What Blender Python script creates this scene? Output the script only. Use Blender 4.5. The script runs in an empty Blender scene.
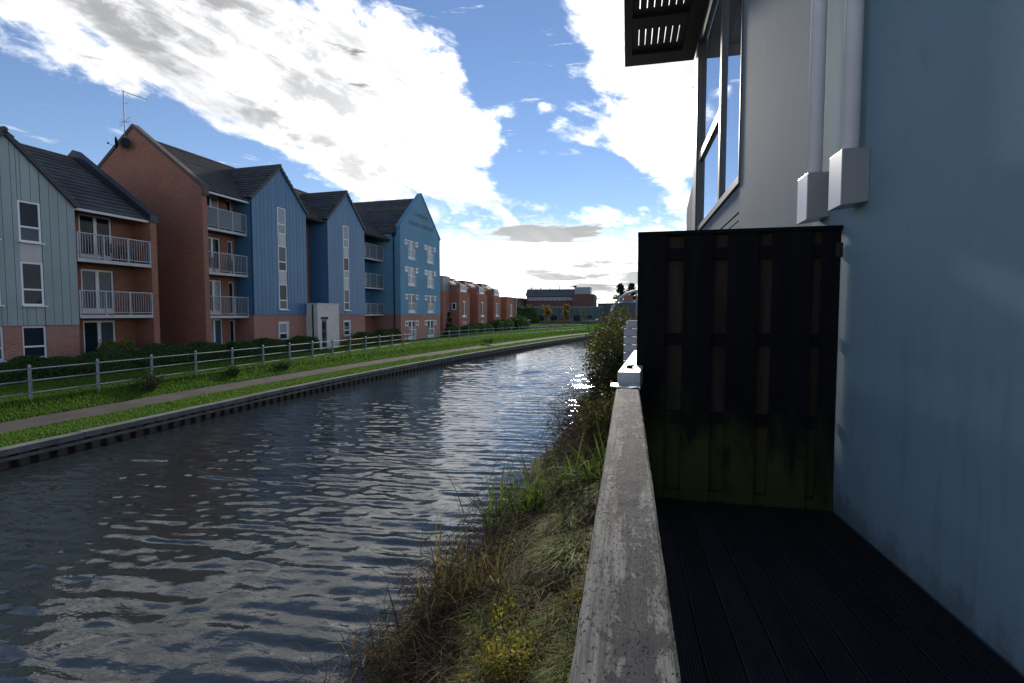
import bpy, bmesh, math, random
import numpy as np
from mathutils import Vector, Matrix

R = math.radians
scene = bpy.context.scene
COL = scene.collection
random.seed(7)
rng = np.random.RandomState(11)

# ------------------------------------------------------------------ camera
ZE = 3.4
PSI = math.atan(116 / 512.0)
PIT = math.atan(27.5 / 512.0)
cam_data = bpy.data.cameras.new('camera')
cam_data.sensor_width = 36.0
cam_data.lens = 18.0
cam_data.clip_start = 0.05
cam_data.clip_end = 4000.0
cam = bpy.data.objects.new('camera', cam_data)
cam.location = (0, 0, ZE)
cam.rotation_euler = (math.pi / 2 - PIT, 0, PSI)
COL.objects.link(cam)
scene.camera = cam

# ------------------------------------------------------------------ light, sky, exposure
SUN_AZ, SUN_EL = -4.4, 20.0          # degrees from +Y (to the right), above the horizon
scene.view_settings.view_transform = 'Standard'
scene.view_settings.look = 'None'
scene.view_settings.gamma = 1.0
scene.view_settings.use_curve_mapping = False
scene.view_settings.exposure = 1.25
scene.cycles.max_bounces = 8

sun_data = bpy.data.lights.new('sun', 'SUN')
sun_data.energy = 2.0
sun_data.angle = R(4.0)
sun_data.color = (1.0, 0.92, 0.82)
sun = bpy.data.objects.new('sun', sun_data)
sd = Vector((math.sin(R(SUN_AZ)) * math.cos(R(SUN_EL)), math.cos(R(SUN_AZ)) * math.cos(R(SUN_EL)), math.sin(R(SUN_EL))))
sun.rotation_euler = sd.to_track_quat('Z', 'Y').to_euler()
sun.location = (0, 0, 60)
COL.objects.link(sun)


class X:
    """small expression helper: wraps a node socket, operators make Math nodes"""
    nt = None

    def __init__(self, s):
        self.s = s

    @staticmethod
    def m(op, *a):
        n = X.nt.nodes.new('ShaderNodeMath')
        n.operation = op
        for i, v in enumerate(a):
            if isinstance(v, X):
                X.nt.links.new(v.s, n.inputs[i])
            else:
                n.inputs[i].default_value = v
        return X(n.outputs[0])

    def __add__(s, o): return X.m('ADD', s, o)
    __radd__ = __add__
    def __sub__(s, o): return X.m('SUBTRACT', s, o)
    def __rsub__(s, o): return X.m('SUBTRACT', o, s)
    def __mul__(s, o): return X.m('MULTIPLY', s, o)
    __rmul__ = __mul__
    def __truediv__(s, o): return X.m('DIVIDE', s, o)


def smooth(x, a, b):
    n = X.nt.nodes.new('ShaderNodeMapRange')
    n.interpolation_type = 'SMOOTHSTEP'
    X.nt.links.new(x.s, n.inputs[0])
    n.inputs[1].default_value, n.inputs[2].default_value = a, b
    return X(n.outputs[0])


def xyz(x, y, z):
    n = X.nt.nodes.new('ShaderNodeCombineXYZ')
    for i, v in enumerate((x, y, z)):
        if isinstance(v, X):
            X.nt.links.new(v.s, n.inputs[i])
        else:
            n.inputs[i].default_value = v
    return n.outputs[0]


def noise(vec, scale, detail=6, rough=0.55, dist=0.0):
    n = X.nt.nodes.new('ShaderNodeTexNoise')
    n.inputs['Scale'].default_value = scale
    n.inputs['Detail'].default_value = detail
    n.inputs['Roughness'].default_value = rough
    n.inputs['Distortion'].default_value = dist
    X.nt.links.new(vec, n.inputs['Vector'])
    return X(n.outputs[0])


def mixc(fac, a, b):
    n = X.nt.nodes.new('ShaderNodeMix')
    n.data_type = 'RGBA'
    if isinstance(fac, X):
        X.nt.links.new(fac.s, n.inputs[0])
    else:
        n.inputs[0].default_value = fac
    for i, c in ((6, a), (7, b)):
        if isinstance(c, (tuple, list)):
            n.inputs[i].default_value = (*c[:3], 1)
        else:
            X.nt.links.new(c, n.inputs[i])
    return n.outputs[2]


world = bpy.data.worlds.new('World')
scene.world = world
world.use_nodes = True
wn = world.node_tree
X.nt = wn
wn.nodes.clear()
out = wn.nodes.new('ShaderNodeOutputWorld')
bg = wn.nodes.new('ShaderNodeBackground')
wn.links.new(bg.outputs[0], out.inputs[0])
bg.inputs[1].default_value = 0.1
sky = wn.nodes.new('ShaderNodeTexSky')
sky.sky_type = 'NISHITA'
sky.sun_disc = False
sky.sun_elevation = R(SUN_EL)
sky.sun_rotation = R(SUN_AZ)
sky.air_density = 1.0
sky.dust_density = 0.0
sky.ozone_density = 2.0
tc = wn.nodes.new('ShaderNodeTexCoord')
sp = wn.nodes.new('ShaderNodeSeparateXYZ')
wn.links.new(tc.outputs['Generated'], sp.inputs[0])
dx, dy, dz = X(sp.outputs[0]), X(sp.outputs[1]), X(sp.outputs[2])
el = X.m('ARCSINE', dz) * (180 / math.pi)
az = X.m('ARCTAN2', dx, dy) * (180 / math.pi)
k = X.m('MAXIMUM', dz, 0.0) + 0.10
px, py = dx / k, dy / k
n_big = noise(xyz(px * 1.0, py * 0.55, 3.1), 0.9, 8, 0.56, 0.3)
n_fine = noise(xyz(dx * 5.0 + dz * 4.0, dy * 5.0, dz * 11.0 + dx * 2.0), 1.0, 10, 0.60, 0.35)
n_shade = noise(xyz(dx * 8.0 + dz * 9.0, dy * 7.0, dz * 17.0 + dx * 5.0), 1.0, 9, 0.58, 0.5)
n_puff = noise(xyz(dx * 22.0, dy * 22.0, dz * 34.0), 1.0, 8, 0.6, 0.3)


def blob(a, e, ra, re, rot=0.0, inner=0.35, outer=1.3):
    c, s = math.cos(R(rot)), math.sin(R(rot))
    u, v = az - a, el - e
    p = (u * c + v * s) * (1.0 / ra)
    q = (v * c - u * s) * (1.0 / re)
    r = X.m('SQRT', p * p + q * q)
    return 1.0 - smooth(r, inner, outer)


cover = (n_big - 0.5) * 0.9 + (n_fine - 0.5) * 2.1 + (n_puff - 0.5) * 0.9 - 0.07
for w, args in [(0.76, (-39, 24.0, 26, 8.5, -12)), (0.62, (-26, 16.6, 13.0, 5.2, -14)), (0.95, (8.5, 24.0, 16.5, 9.6, -22)),
                (0.45, (3, 15.0, 6, 2.4, -35)), (0.62, (-13.2, 21.4, 2.6, 1.3, 5, 0.0, 1.2)), (0.55, (-9.6, 21.4, 1.8, 1.1, 0, 0.0, 1.2)),
                (-0.6, (-13.0, 26, 5.0, 10, 14)), (-0.65, (-6.5, 14.6, 9, 3.0, -6)), (-0.80, (-55, 12.5, 13, 4.6, -18)), (-0.5, (-61, 25.0, 6, 2.5, 0))]:
    cover = cover + blob(*args) * w
mask = smooth(cover, 0.0, 0.42)
haze = 1.0 - smooth(el + (n_fine - 0.5) * 14.0 + (n_puff - 0.5) * 5.0, 5.2, 11.0)
mask = X.m('MAXIMUM', mask, haze)
dark = noise(xyz(az * 0.13, el * 0.85, 7.3), 1.0, 9, 0.62, 0.3)
streak = X.m('MAXIMUM', blob(-8.2, 8.8, 9.0, 1.7, -2, 0.0, 1.25) * 1.25, blob(-3.0, 4.2, 11.0, 2.6, -3) * 0.85)
streak = smooth(streak * 0.95 + (dark - 0.5) * 3.6, 0.42, 0.95)
mask = X.m('MAXIMUM', mask, streak)
# how close a cloud lies to the sun behind it
sdot = dx * sd.x + dy * sd.y + dz * sd.z
glow = smooth(sdot, 0.80, 0.99)
thick = smooth(cover, 0.20, 0.75)
# clouds seen against the sun have grey cores, those it shines on do not
toward = smooth(sdot, -0.3, 0.6)
lum = 0.57 - thick * toward * 0.22 + ((n_shade - 0.5) * 1.5 + (n_puff - 0.5) * 0.9) * (0.35 + thick) * (0.3 + 0.7 * toward)
lum = X.m('SMOOTH_MAX', lum, 0.20, 0.16) + glow * 0.22 + haze * 0.16
lum = lum * (1.0 - streak * 0.70)
lumcol = wn.nodes.new('ShaderNodeVectorMath')
lumcol.operation = 'SCALE'
lumcol.inputs[0].default_value = (9.7, 9.8, 10.0)
wn.links.new(lum.s, lumcol.inputs[3])
# clear sky: pull the hue a little towards blue
blue = wn.nodes.new('ShaderNodeVectorMath')
blue.operation = 'MULTIPLY'
wn.links.new(sky.outputs[0], blue.inputs[0])
blue.inputs[1].default_value = (0.47, 0.48, 0.55)
wn.links.new(mixc(mask, blue.outputs[0], lumcol.outputs[0]), bg.inputs[0])


# ------------------------------------------------------------------ materials
def new_mat(name):
    m = bpy.data.materials.new(name)
    m.use_nodes = True
    X.nt = m.node_tree
    b = m.node_tree.nodes['Principled BSDF']
    return m, b


def coords(kind='Object'):
    t = X.nt.nodes.new('ShaderNodeTexCoord')
    return t.outputs[kind]


def geo(kind):
    t = X.nt.nodes.new('ShaderNodeNewGeometry')
    return t.outputs[kind]


def sep(v):
    n = X.nt.nodes.new('ShaderNodeSeparateXYZ')
    X.nt.links.new(v, n.inputs[0])
    return X(n.outputs[0]), X(n.outputs[1]), X(n.outputs[2])


def bump(b, h, strength=0.3, dist=0.02):
    n = X.nt.nodes.new('ShaderNodeBump')
    n.inputs['Strength'].default_value = strength
    n.inputs['Distance'].default_value = dist
    X.nt.links.new(h.s if isinstance(h, X) else h, n.inputs['Height'])
    X.nt.links.new(n.outputs[0], b.inputs['Normal'])


def setc(b, c):
    if isinstance(c, (tuple, list)):
        b.inputs['Base Color'].default_value = (*c[:3], 1)
    else:
        X.nt.links.new(c, b.inputs['Base Color'])


def plain(name, c1, c2=None, scale=3.0, rough=0.6, bmp=0.0, bscale=40.0, metal=0.0, spec=0.5, stretch=(1, 1, 1), coat=0.0, rnd=0.0):
    m, b = new_mat(name)
    x, y, z = sep(geo('Position'))
    v = xyz(x * stretch[0], y * stretch[1], z * stretch[2])
    if c2 is not None:
        col_ = mixc(smooth(noise(v, scale, 6, 0.6), 0.3, 0.7), c1, c2)
    else:
        col_ = c1
    if rnd:
        # each piece a little different, with faint streaks of weathering
        oi = X.nt.nodes.new('ShaderNodeObjectInfo')
        col_ = mixc(X(oi.outputs['Random']) * rnd, col_, tuple(k_ * 0.45 for k_ in c1))
        stk = smooth(noise(xyz(x * 7, y * 7, z * 0.55), 1.0, 5, 0.65), 0.5, 0.75)
        col_ = mixc(stk * rnd * 0.9, col_, tuple(k_ * 0.55 + 0.02 for k_ in c1))
    setc(b, col_)
    b.inputs['Roughness'].default_value = rough
    b.inputs['Metallic'].default_value = metal
    b.inputs['Specular IOR Level'].default_value = spec
    b.inputs['Coat Weight'].default_value = coat
    if bmp:
        bump(b, noise(v, bscale, 4, 0.6), bmp, 0.01)
    return m


def brick_mat(name, c1, c2, mortar):
    m, b = new_mat(name)
    x, y, z = sep(coords('Object'))
    v = xyz(x + y, z, 0.0)
    t = X.nt.nodes.new('ShaderNodeTexBrick')
    t.inputs['Scale'].default_value = 1.0
    t.inputs['Brick Width'].default_value = 0.225
    t.inputs['Row Height'].default_value = 0.075
    t.inputs['Mortar Size'].default_value = 0.008
    t.inputs['Color1'].default_value = (*c1, 1)
    t.inputs['Color2'].default_value = (*c2, 1)
    t.inputs['Mortar'].default_value = (*mortar, 1)
    X.nt.links.new(v, t.inputs['Vector'])
    n = noise(xyz(x, y, z), 0.7, 6, 0.6)
    n2 = noise(xyz((x + y) * 4.4, z * 13.3, 0.0), 1.0, 1, 0.5)
    c = mixc(smooth(n, 0.35, 0.75) * 0.35, t.outputs[0], (c1[0] * 0.62, c1[1] * 0.6, c1[2] * 0.62))
    c = mixc(smooth(n2, 0.58, 0.72) * 0.45, c, (c2[0] * 0.5, c2[1] * 0.5, c2[2] * 0.55))
    setc(b, c)
    b.inputs['Roughness'].default_value = 0.85
    bump(b, 1.0 - X(t.outputs[1]), 0.4, 0.008)
    return m


M = {}
M['brick'] = brick_mat('red_brick', (0.36, 0.135, 0.08), (0.28, 0.10, 0.062), (0.28, 0.20, 0.16))
M['brick_pink'] = brick_mat('pale_red_brick', (0.40, 0.18, 0.13), (0.32, 0.13, 0.10), (0.34, 0.26, 0.22))
M['brick_orange'] = brick_mat('orange_brick', (0.36, 0.125, 0.07), (0.30, 0.10, 0.06), (0.28, 0.17, 0.13))
M['brick_backlit'] = brick_mat('backlit_brown_brick', (0.13, 0.055, 0.042), (0.10, 0.042, 0.034), (0.12, 0.08, 0.065))  # darker brick copy; backlight shade of the far works put into its colour
M['clad_grey'] = plain('sage_grey_cladding', (0.30, 0.37, 0.37), (0.26, 0.33, 0.335), 0.6, 0.5, rnd=0.22)
M['clad_blue'] = plain('blue_cladding', (0.06, 0.175, 0.32), (0.048, 0.15, 0.28), 0.5, 0.45, rnd=0.28)
M['render_blue'] = plain('light_blue_render', (0.13, 0.29, 0.42), (0.105, 0.25, 0.37), 0.5, 0.8, 0.2)
M['seam_dark'] = plain('dark_seam', (0.04, 0.075, 0.11), None, 1, 0.8)
M['white_frame'] = plain('white_upvc', (0.74, 0.75, 0.76), None, 1, 0.35)
M['infill'] = plain('pale_infill_panel', (0.50, 0.50, 0.49), (0.45, 0.45, 0.45), 1.0, 0.55)
M['tile'] = plain('grey_roof_tile', (0.06, 0.064, 0.072), (0.115, 0.113, 0.106), 1.6, 0.7, 0.5, 9, rnd=0.5)
M['tile_moss'] = plain('mossy_ridge_tile', (0.075, 0.07, 0.055), (0.10, 0.095, 0.05), 3.0, 0.85, 0.3, 20)
M['coping_dark'] = plain('brown_coping', (0.075, 0.055, 0.05), (0.10, 0.075, 0.065), 2, 0.8)
M['verge'] = plain('dark_verge', (0.018, 0.022, 0.03), None, 1, 0.5)
M['galv'] = plain('galvanised_steel', (0.24, 0.265, 0.29), (0.18, 0.20, 0.22), 5, 0.55)
M['rail_pale'] = plain('pale_balcony_rail', (0.40, 0.42, 0.44), (0.34, 0.36, 0.38), 4, 0.5)
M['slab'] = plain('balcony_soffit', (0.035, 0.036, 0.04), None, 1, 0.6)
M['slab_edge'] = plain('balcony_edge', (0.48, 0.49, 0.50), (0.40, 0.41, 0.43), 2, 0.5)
M['gutter'] = plain('pale_gutter', (0.55, 0.56, 0.57), None, 1, 0.4)
M['porch'] = plain('cream_stone_cladding', (0.60, 0.58, 0.53), (0.52, 0.50, 0.46), 1.2, 0.75, 0.2)
M['letter'] = plain('dark_blue_lettering', (0.055, 0.125, 0.20), None, 1, 0.5)
M['zinc'] = plain('zinc', (0.20, 0.215, 0.23), (0.16, 0.175, 0.19), 1.0, 0.5)
M['metal_dark'] = plain('dark_metal', (0.016, 0.016, 0.018), None, 1, 0.6, spec=0.2)
M['teal'] = plain('teal_panel', (0.02, 0.085, 0.095), (0.015, 0.06, 0.075), 0.4, 0.4)
M['roof_grey'] = plain('grey_sheet_roof', (0.055, 0.065, 0.078), (0.075, 0.085, 0.095), 0.3, 0.6)
M['pale_panel'] = plain('pale_band', (0.22, 0.25, 0.28), None, 1, 0.5)
M['asphalt'] = plain('asphalt', (0.055, 0.055, 0.06), (0.075, 0.073, 0.075), 2.0, 1.0, 0.3, 60, spec=0.0)
M['path'] = plain('towpath_tarmac', (0.115, 0.10, 0.088), (0.08, 0.07, 0.062), 1.2, 0.95, 0.4, 60, spec=0.1)
M['concrete'] = plain('weathered_concrete', (0.19, 0.19, 0.18), (0.11, 0.115, 0.10), 2.2, 0.95, 0.3, 30, spec=0.15)
M['piling'] = plain('rusty_piling', (0.045, 0.038, 0.032), (0.07, 0.05, 0.035), 3, 0.8, 0.3, 20)
M['soil'] = plain('dark_soil', (0.055, 0.043, 0.028), (0.035, 0.032, 0.02), 3, 0.95, 0.5, 30)
M['bark'] = plain('bark', (0.06, 0.048, 0.036), (0.09, 0.07, 0.05), 6, 0.9, 0.4, 30)
M['plastic_black'] = plain('black_plastic', (0.015, 0.015, 0.017), None, 1, 0.4)
M['tyre'] = plain('tyre_rubber', (0.012, 0.012, 0.012), None, 1, 0.8)
M['car_white'] = plain('white_car_paint', (0.75, 0.76, 0.77), None, 1, 0.25, coat=0.5)
M['car_grey'] = plain('grey_car_paint', (0.16, 0.17, 0.19), None, 1, 0.25, coat=0.5)
M['car_red'] = plain('dark_red_car_paint', (0.16, 0.03, 0.03), None, 1, 0.25, coat=0.5)
M['lamp_red'] = plain('red_lamp_lens', (0.35, 0.01, 0.01), None, 1, 0.2)
M['white_paint'] = plain('glossy_white_paint', (0.62, 0.62, 0.60), (0.48, 0.48, 0.46), 5, 0.30, 0.05, 30)
M['white_board'] = plain('white_painted_board', (0.42, 0.45, 0.48), (0.34, 0.37, 0.40), 4, 0.5, 0.1, 30)
M['white_box'] = plain('white_powder_coat', (0.25, 0.25, 0.26), (0.22, 0.22, 0.23), 4, 0.28, 0.0, spec=1.0)
M['pipe_white'] = plain('glossy_lilac_white_pipe', (0.76, 0.77, 0.84), (0.70, 0.71, 0.78), 4, 0.14, 0.0, spec=0.9)
M['frame_dark'] = plain('dark_window_frame', (0.075, 0.077, 0.083), None, 1, 0.5)


def glass_mat(name, base, rough=0.02):
    m, b = new_mat(name)
    setc(b, base)
    b.inputs['Roughness'].default_value = rough
    b.inputs['IOR'].default_value = 1.52
    b.inputs['Specular IOR Level'].default_value = 0.13
    n = noise(geo('Position'), 0.9, 2, 0.5)
    bump(b, n, 0.06, 0.03)
    return m


M['glass'] = glass_mat('window_glass', (0.016, 0.026, 0.040))
M['glass_blind_sky'] = glass_mat('window_glass_pale_blind_and_sky', (0.30, 0.32, 0.35))  # pale base: blinds, and sky reflection painted into the upper panes
M['glass_curtain'] = glass_mat('window_glass_with_curtain', (0.065, 0.09, 0.12))
M['balcony_glass'] = glass_mat('balcony_panel', (0.10, 0.14, 0.17), 0.08)
# big coated pane of the near building: strongly mirroring
m, b = new_mat('coated_window_glass')
setc(b, (0.55, 0.62, 0.70))
b.inputs['Metallic'].default_value = 0.85
b.inputs['Roughness'].default_value = 0.015
M['mirror_glass'] = m


def leaf_mat(name, cols, trans=0.35, rough=0.6):
    m, b = new_mat(name)
    r = X(geo('Random Per Island'))
    ramp = X.nt.nodes.new('ShaderNodeValToRGB')
    el_ = ramp.color_ramp.elements
    while len(el_) < len(cols):
        el_.new(0.5)
    for i, c in enumerate(cols):
        el_[i].position = i / max(1, len(cols) - 1)
        el_[i].color = (*c, 1)
    X.nt.links.new(r.s, ramp.inputs[0])
    setc(b, ramp.outputs[0])
    b.inputs['Roughness'].default_value = rough
    b.inputs['Specular IOR Level'].default_value = 0.08
    t = X.nt.nodes.new('ShaderNodeBsdfTranslucent')
    X.nt.links.new(ramp.outputs[0], t.inputs[0])
    mx = X.nt.nodes.new('ShaderNodeMixShader')
    mx.inputs[0].default_value = trans
    X.nt.links.new(b.outputs[0], mx.inputs[1])
    X.nt.links.new(t.outputs[0], mx.inputs[2])
    X.nt.links.new(mx.outputs[0], X.nt.nodes['Material Output'].inputs[0])
    return m


M['grass_blade'] = leaf_mat('towpath_grass', [(0.07, 0.16, 0.02), (0.11, 0.22, 0.03), (0.15, 0.24, 0.045), (0.085, 0.18, 0.025)], 0.45)
M['grass_bank'] = leaf_mat('bank_grass', [(0.16, 0.26, 0.026), (0.10, 0.20, 0.02), (0.26, 0.27, 0.05), (0.18, 0.15, 0.045), (0.14, 0.26, 0.026), (0.33, 0.29, 0.11)], 0.5)
M['sedge'] = leaf_mat('sedge_leaf', [(0.11, 0.18, 0.025), (0.15, 0.20, 0.035), (0.075, 0.13, 0.025), (0.26, 0.24, 0.11)], 0.45, 0.8)
M['reed'] = leaf_mat('reed_leaf', [(0.11, 0.17, 0.03), (0.22, 0.21, 0.06), (0.18, 0.11, 0.05), (0.13, 0.075, 0.04)], 0.35, 0.5)
M['dead_stem'] = leaf_mat('dead_stem', [(0.09, 0.055, 0.035), (0.16, 0.10, 0.06), (0.055, 0.036, 0.026), (0.30, 0.23, 0.15)], 0.1, 0.8)
M['weed_yellow'] = leaf_mat('yellow_green_weed', [(0.30, 0.29, 0.05), (0.21, 0.23, 0.04), (0.36, 0.29, 0.05), (0.25, 0.16, 0.035)], 0.4)
M['hedge'] = leaf_mat('hedge_leaf', [(0.055, 0.11, 0.03), (0.08, 0.155, 0.04), (0.042, 0.085, 0.025), (0.10, 0.165, 0.045)], 0.35)
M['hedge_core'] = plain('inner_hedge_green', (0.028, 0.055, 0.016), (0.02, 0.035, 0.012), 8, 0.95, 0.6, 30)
M['hedge_yellow'] = leaf_mat('golden_shrub_leaf', [(0.16, 0.18, 0.02), (0.10, 0.14, 0.02), (0.22, 0.21, 0.03)], 0.3)
M['bush_leaf'] = leaf_mat('bush_leaf', [(0.030, 0.045, 0.016), (0.05, 0.065, 0.02), (0.035, 0.04, 0.018), (0.075, 0.075, 0.022)], 0.25)
M['bush_autumn'] = leaf_mat('autumn_bush_leaf', [(0.075, 0.09, 0.022), (0.11, 0.11, 0.026), (0.06, 0.075, 0.02), (0.15, 0.105, 0.03)], 0.35)
M['autumn'] = leaf_mat('autumn_tree_leaf', [(0.22, 0.14, 0.025), (0.15, 0.09, 0.02), (0.26, 0.17, 0.03)], 0.4)
M['conifer'] = leaf_mat('conifer_foliage', [(0.018, 0.03, 0.015), (0.03, 0.042, 0.02)], 0.15)

# grass ground under the blades
m, b = new_mat('grass_ground')
P = geo('Position')
c = mixc(smooth(noise(P, 0.35, 6, 0.6), 0.35, 0.7), (0.065, 0.13, 0.018), (0.085, 0.15, 0.025))
c = mixc(smooth(noise(P, 2.6, 6, 0.65), 0.52, 0.75) * 0.6, c, (0.035, 0.065, 0.014))
setc(b, c)
b.inputs['Roughness'].default_value = 1.0
b.inputs['Specular IOR Level'].default_value = 0.0
bump(b, noise(P, 14, 5, 0.7), 0.8, 0.06)
M['grass'] = m

# bank ground: damp litter
m, b = new_mat('bank_litter')
P = geo('Position')
c = mixc(smooth(noise(P, 2.2, 6, 0.65), 0.35, 0.65), (0.075, 0.08, 0.026), (0.085, 0.062, 0.036))
c = mixc(smooth(noise(P, 9, 5, 0.65), 0.55, 0.7) * 0.7, c, (0.05, 0.045, 0.025))
setc(b, c)
b.inputs['Roughness'].default_value = 0.95
bump(b, noise(P, 22, 5, 0.7), 0.9, 0.04)
M['bank'] = m

# canal water
m, b = new_mat('canal_water')
setc(b, (0.027, 0.034, 0.036))
b.inputs['Roughness'].default_value = 0.006
b.inputs['IOR'].default_value = 1.44
b.inputs['Specular IOR Level'].default_value = 0.5
x, y, z = sep(geo('Position'))
bump(b, noise(xyz(x * 0.8, y * 1.8, 0.0), 7.0, 3, 0.5, 0.3), 0.16, 0.02)
M['water'] = m

# near building render: damp streaks and scuffs of their own
m, b = new_mat('blue_painted_render')
x, y, z = sep(geo('Position'))
P = xyz(x, y, z)
c = mixc(smooth(noise(P, 0.55, 5, 0.6), 0.3, 0.7), (0.155, 0.24, 0.305), (0.17, 0.255, 0.315))
st = smooth(noise(xyz(x, y * 8.0, z * 1.0), 1.0, 6, 0.68), 0.50, 0.70) * (1.0 - smooth(z, 2.3, 3.9))
c = mixc(st * 0.28, c, (0.035, 0.055, 0.06))
sp_ = smooth(noise(P, 22, 3, 0.6), 0.70, 0.76) * (1.0 - smooth(z, 2.05, 2.5))
c = mixc(sp_ * 0.8, c, (0.02, 0.02, 0.02))
c = mixc((1.0 - smooth(z + (noise(P, 5, 5, 0.7) - 0.5) * 0.5, 2.02, 2.22)) * 0.55, c, (0.05, 0.06, 0.055))
c = mixc(smooth(noise(xyz(x, y * 2.0, z * 1.3), 2.1, 7, 0.7, 0.6), 0.55, 0.72) * 0.35, c, (0.095, 0.15, 0.19))
c = mixc(smooth(noise(P, 3.5, 4, 0.6, 1.0), 0.66, 0.74) * 0.3, c, (0.21, 0.285, 0.335))
setc(b, c)
b.inputs['Roughness'].default_value = 0.85
b.inputs['Specular IOR Level'].default_value = 0.25
bump(b, noise(P, 110, 4, 0.65), 0.22, 0.006)
M['wall_blue'] = m
m, b = new_mat('grey_render')  # greyer tone of the render, for the farther part of the wall
x, y, z = sep(geo('Position'))
P = xyz(x, y, z)
c = mixc(smooth(noise(P, 0.6, 5, 0.6), 0.3, 0.7), (0.135, 0.175, 0.21), (0.15, 0.19, 0.225))
c = mixc(smooth(noise(xyz(x, y * 6.0, z * 0.6), 1.0, 6, 0.65), 0.54, 0.74) * 0.35, c, (0.095, 0.105, 0.115))
setc(b, c)
b.inputs['Roughness'].default_value = 0.9
b.inputs['Specular IOR Level'].default_value = 0.2
bump(b, noise(P, 60, 4, 0.6), 0.2, 0.01)
M['wall_grey'] = m

# deck: dark stained grooved boards
M['deck'] = plain('dark_grooved_decking', (0.022, 0.021, 0.022), (0.036, 0.033, 0.031), 2.5, 0.8, 0.3, 60, stretch=(4, 0.5, 1), spec=0.15, rnd=0.5)

# fence: near black stain, green algae low down, brown bare back boards
def fence_mat(name, c1, c2, alg):
    m, b = new_mat(name)
    x, y, z = sep(geo('Position'))
    n1 = noise(xyz(x * 9, y * 9, z * 0.9), 1.5, 6, 0.65)
    c = mixc(smooth(n1, 0.35, 0.7), c1, c2)
    edge = z + (noise(xyz(x * 3, y * 3, z * 1.2), 1.6, 4, 0.6) - 0.5) * 1.3 + x * 0.32
    a = (1.0 - smooth(edge, 2.45, 3.05)) * smooth(noise(xyz(x * 2.5, y, z * 1.1), 2.0, 4, 0.6), 0.30, 0.5)
    c = mixc(a * alg, c, (0.045, 0.062, 0.015))
    setc(b, c)
    b.inputs['Roughness'].default_value = 0.8
    b.inputs['Specular IOR Level'].default_value = 0.12
    bump(b, n1, 0.35, 0.01)
    return m


M['fence_front'] = fence_mat('black_stained_board', (0.003, 0.0034, 0.0048), (0.0055, 0.006, 0.008), 0.75)
M['fence_back'] = fence_mat('brown_stained_board', (0.042, 0.030, 0.023), (0.024, 0.018, 0.0145), 0.9)

# weathered rail
m, b = new_mat('weathered_painted_timber')
x, y, z = sep(geo('Position'))
grain = noise(xyz(x * 90, y * 3.0, z * 60), 1.0, 7, 0.75, 0.1)
flake = noise(xyz(x * 36, y * 15, z * 8), 1.0, 9, 0.72, 0.15)
zone = noise(xyz(x * 8, y * 1.6, z), 1.0, 4, 0.55, 0.0)
pit = smooth(noise(xyz(x * 210, y * 60, z * 60), 1.0, 3, 0.6), 0.56, 0.68)
edge = X.m('ABSOLUTE', x - 0.016 + (zone - 0.5) * 0.07)
pale = smooth((flake - 0.5) * 1.5 + (zone - 0.5) * 0.9 + edge * 5.0, 0.10, 0.20)
c = mixc(smooth(grain, 0.35, 0.65), (0.036, 0.039, 0.044), (0.066, 0.068, 0.072))
c2 = mixc(smooth(grain, 0.40, 0.60), (0.085, 0.083, 0.079), (0.225, 0.22, 0.205))
c = mixc(pale, c, c2)
c = mixc(pit * (0.25 + pale * 0.5), c, (0.030, 0.029, 0.027))
kn = smooth(noise(xyz(x * 16, y * 8, z * 10), 1.0, 3, 0.5), 0.70, 0.76)
c = mixc(kn * 0.85, c, (0.025, 0.023, 0.021))
setc(b, c)
b.inputs['Roughness'].default_value = 0.85
b.inputs['Specular IOR Level'].default_value = 0.2
bump(b, grain * 0.8 + flake * 0.5 + pale * 0.15 - pit * 0.5 - kn * 0.6, 0.9, 0.005)
M['rail_wood'] = m


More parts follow.
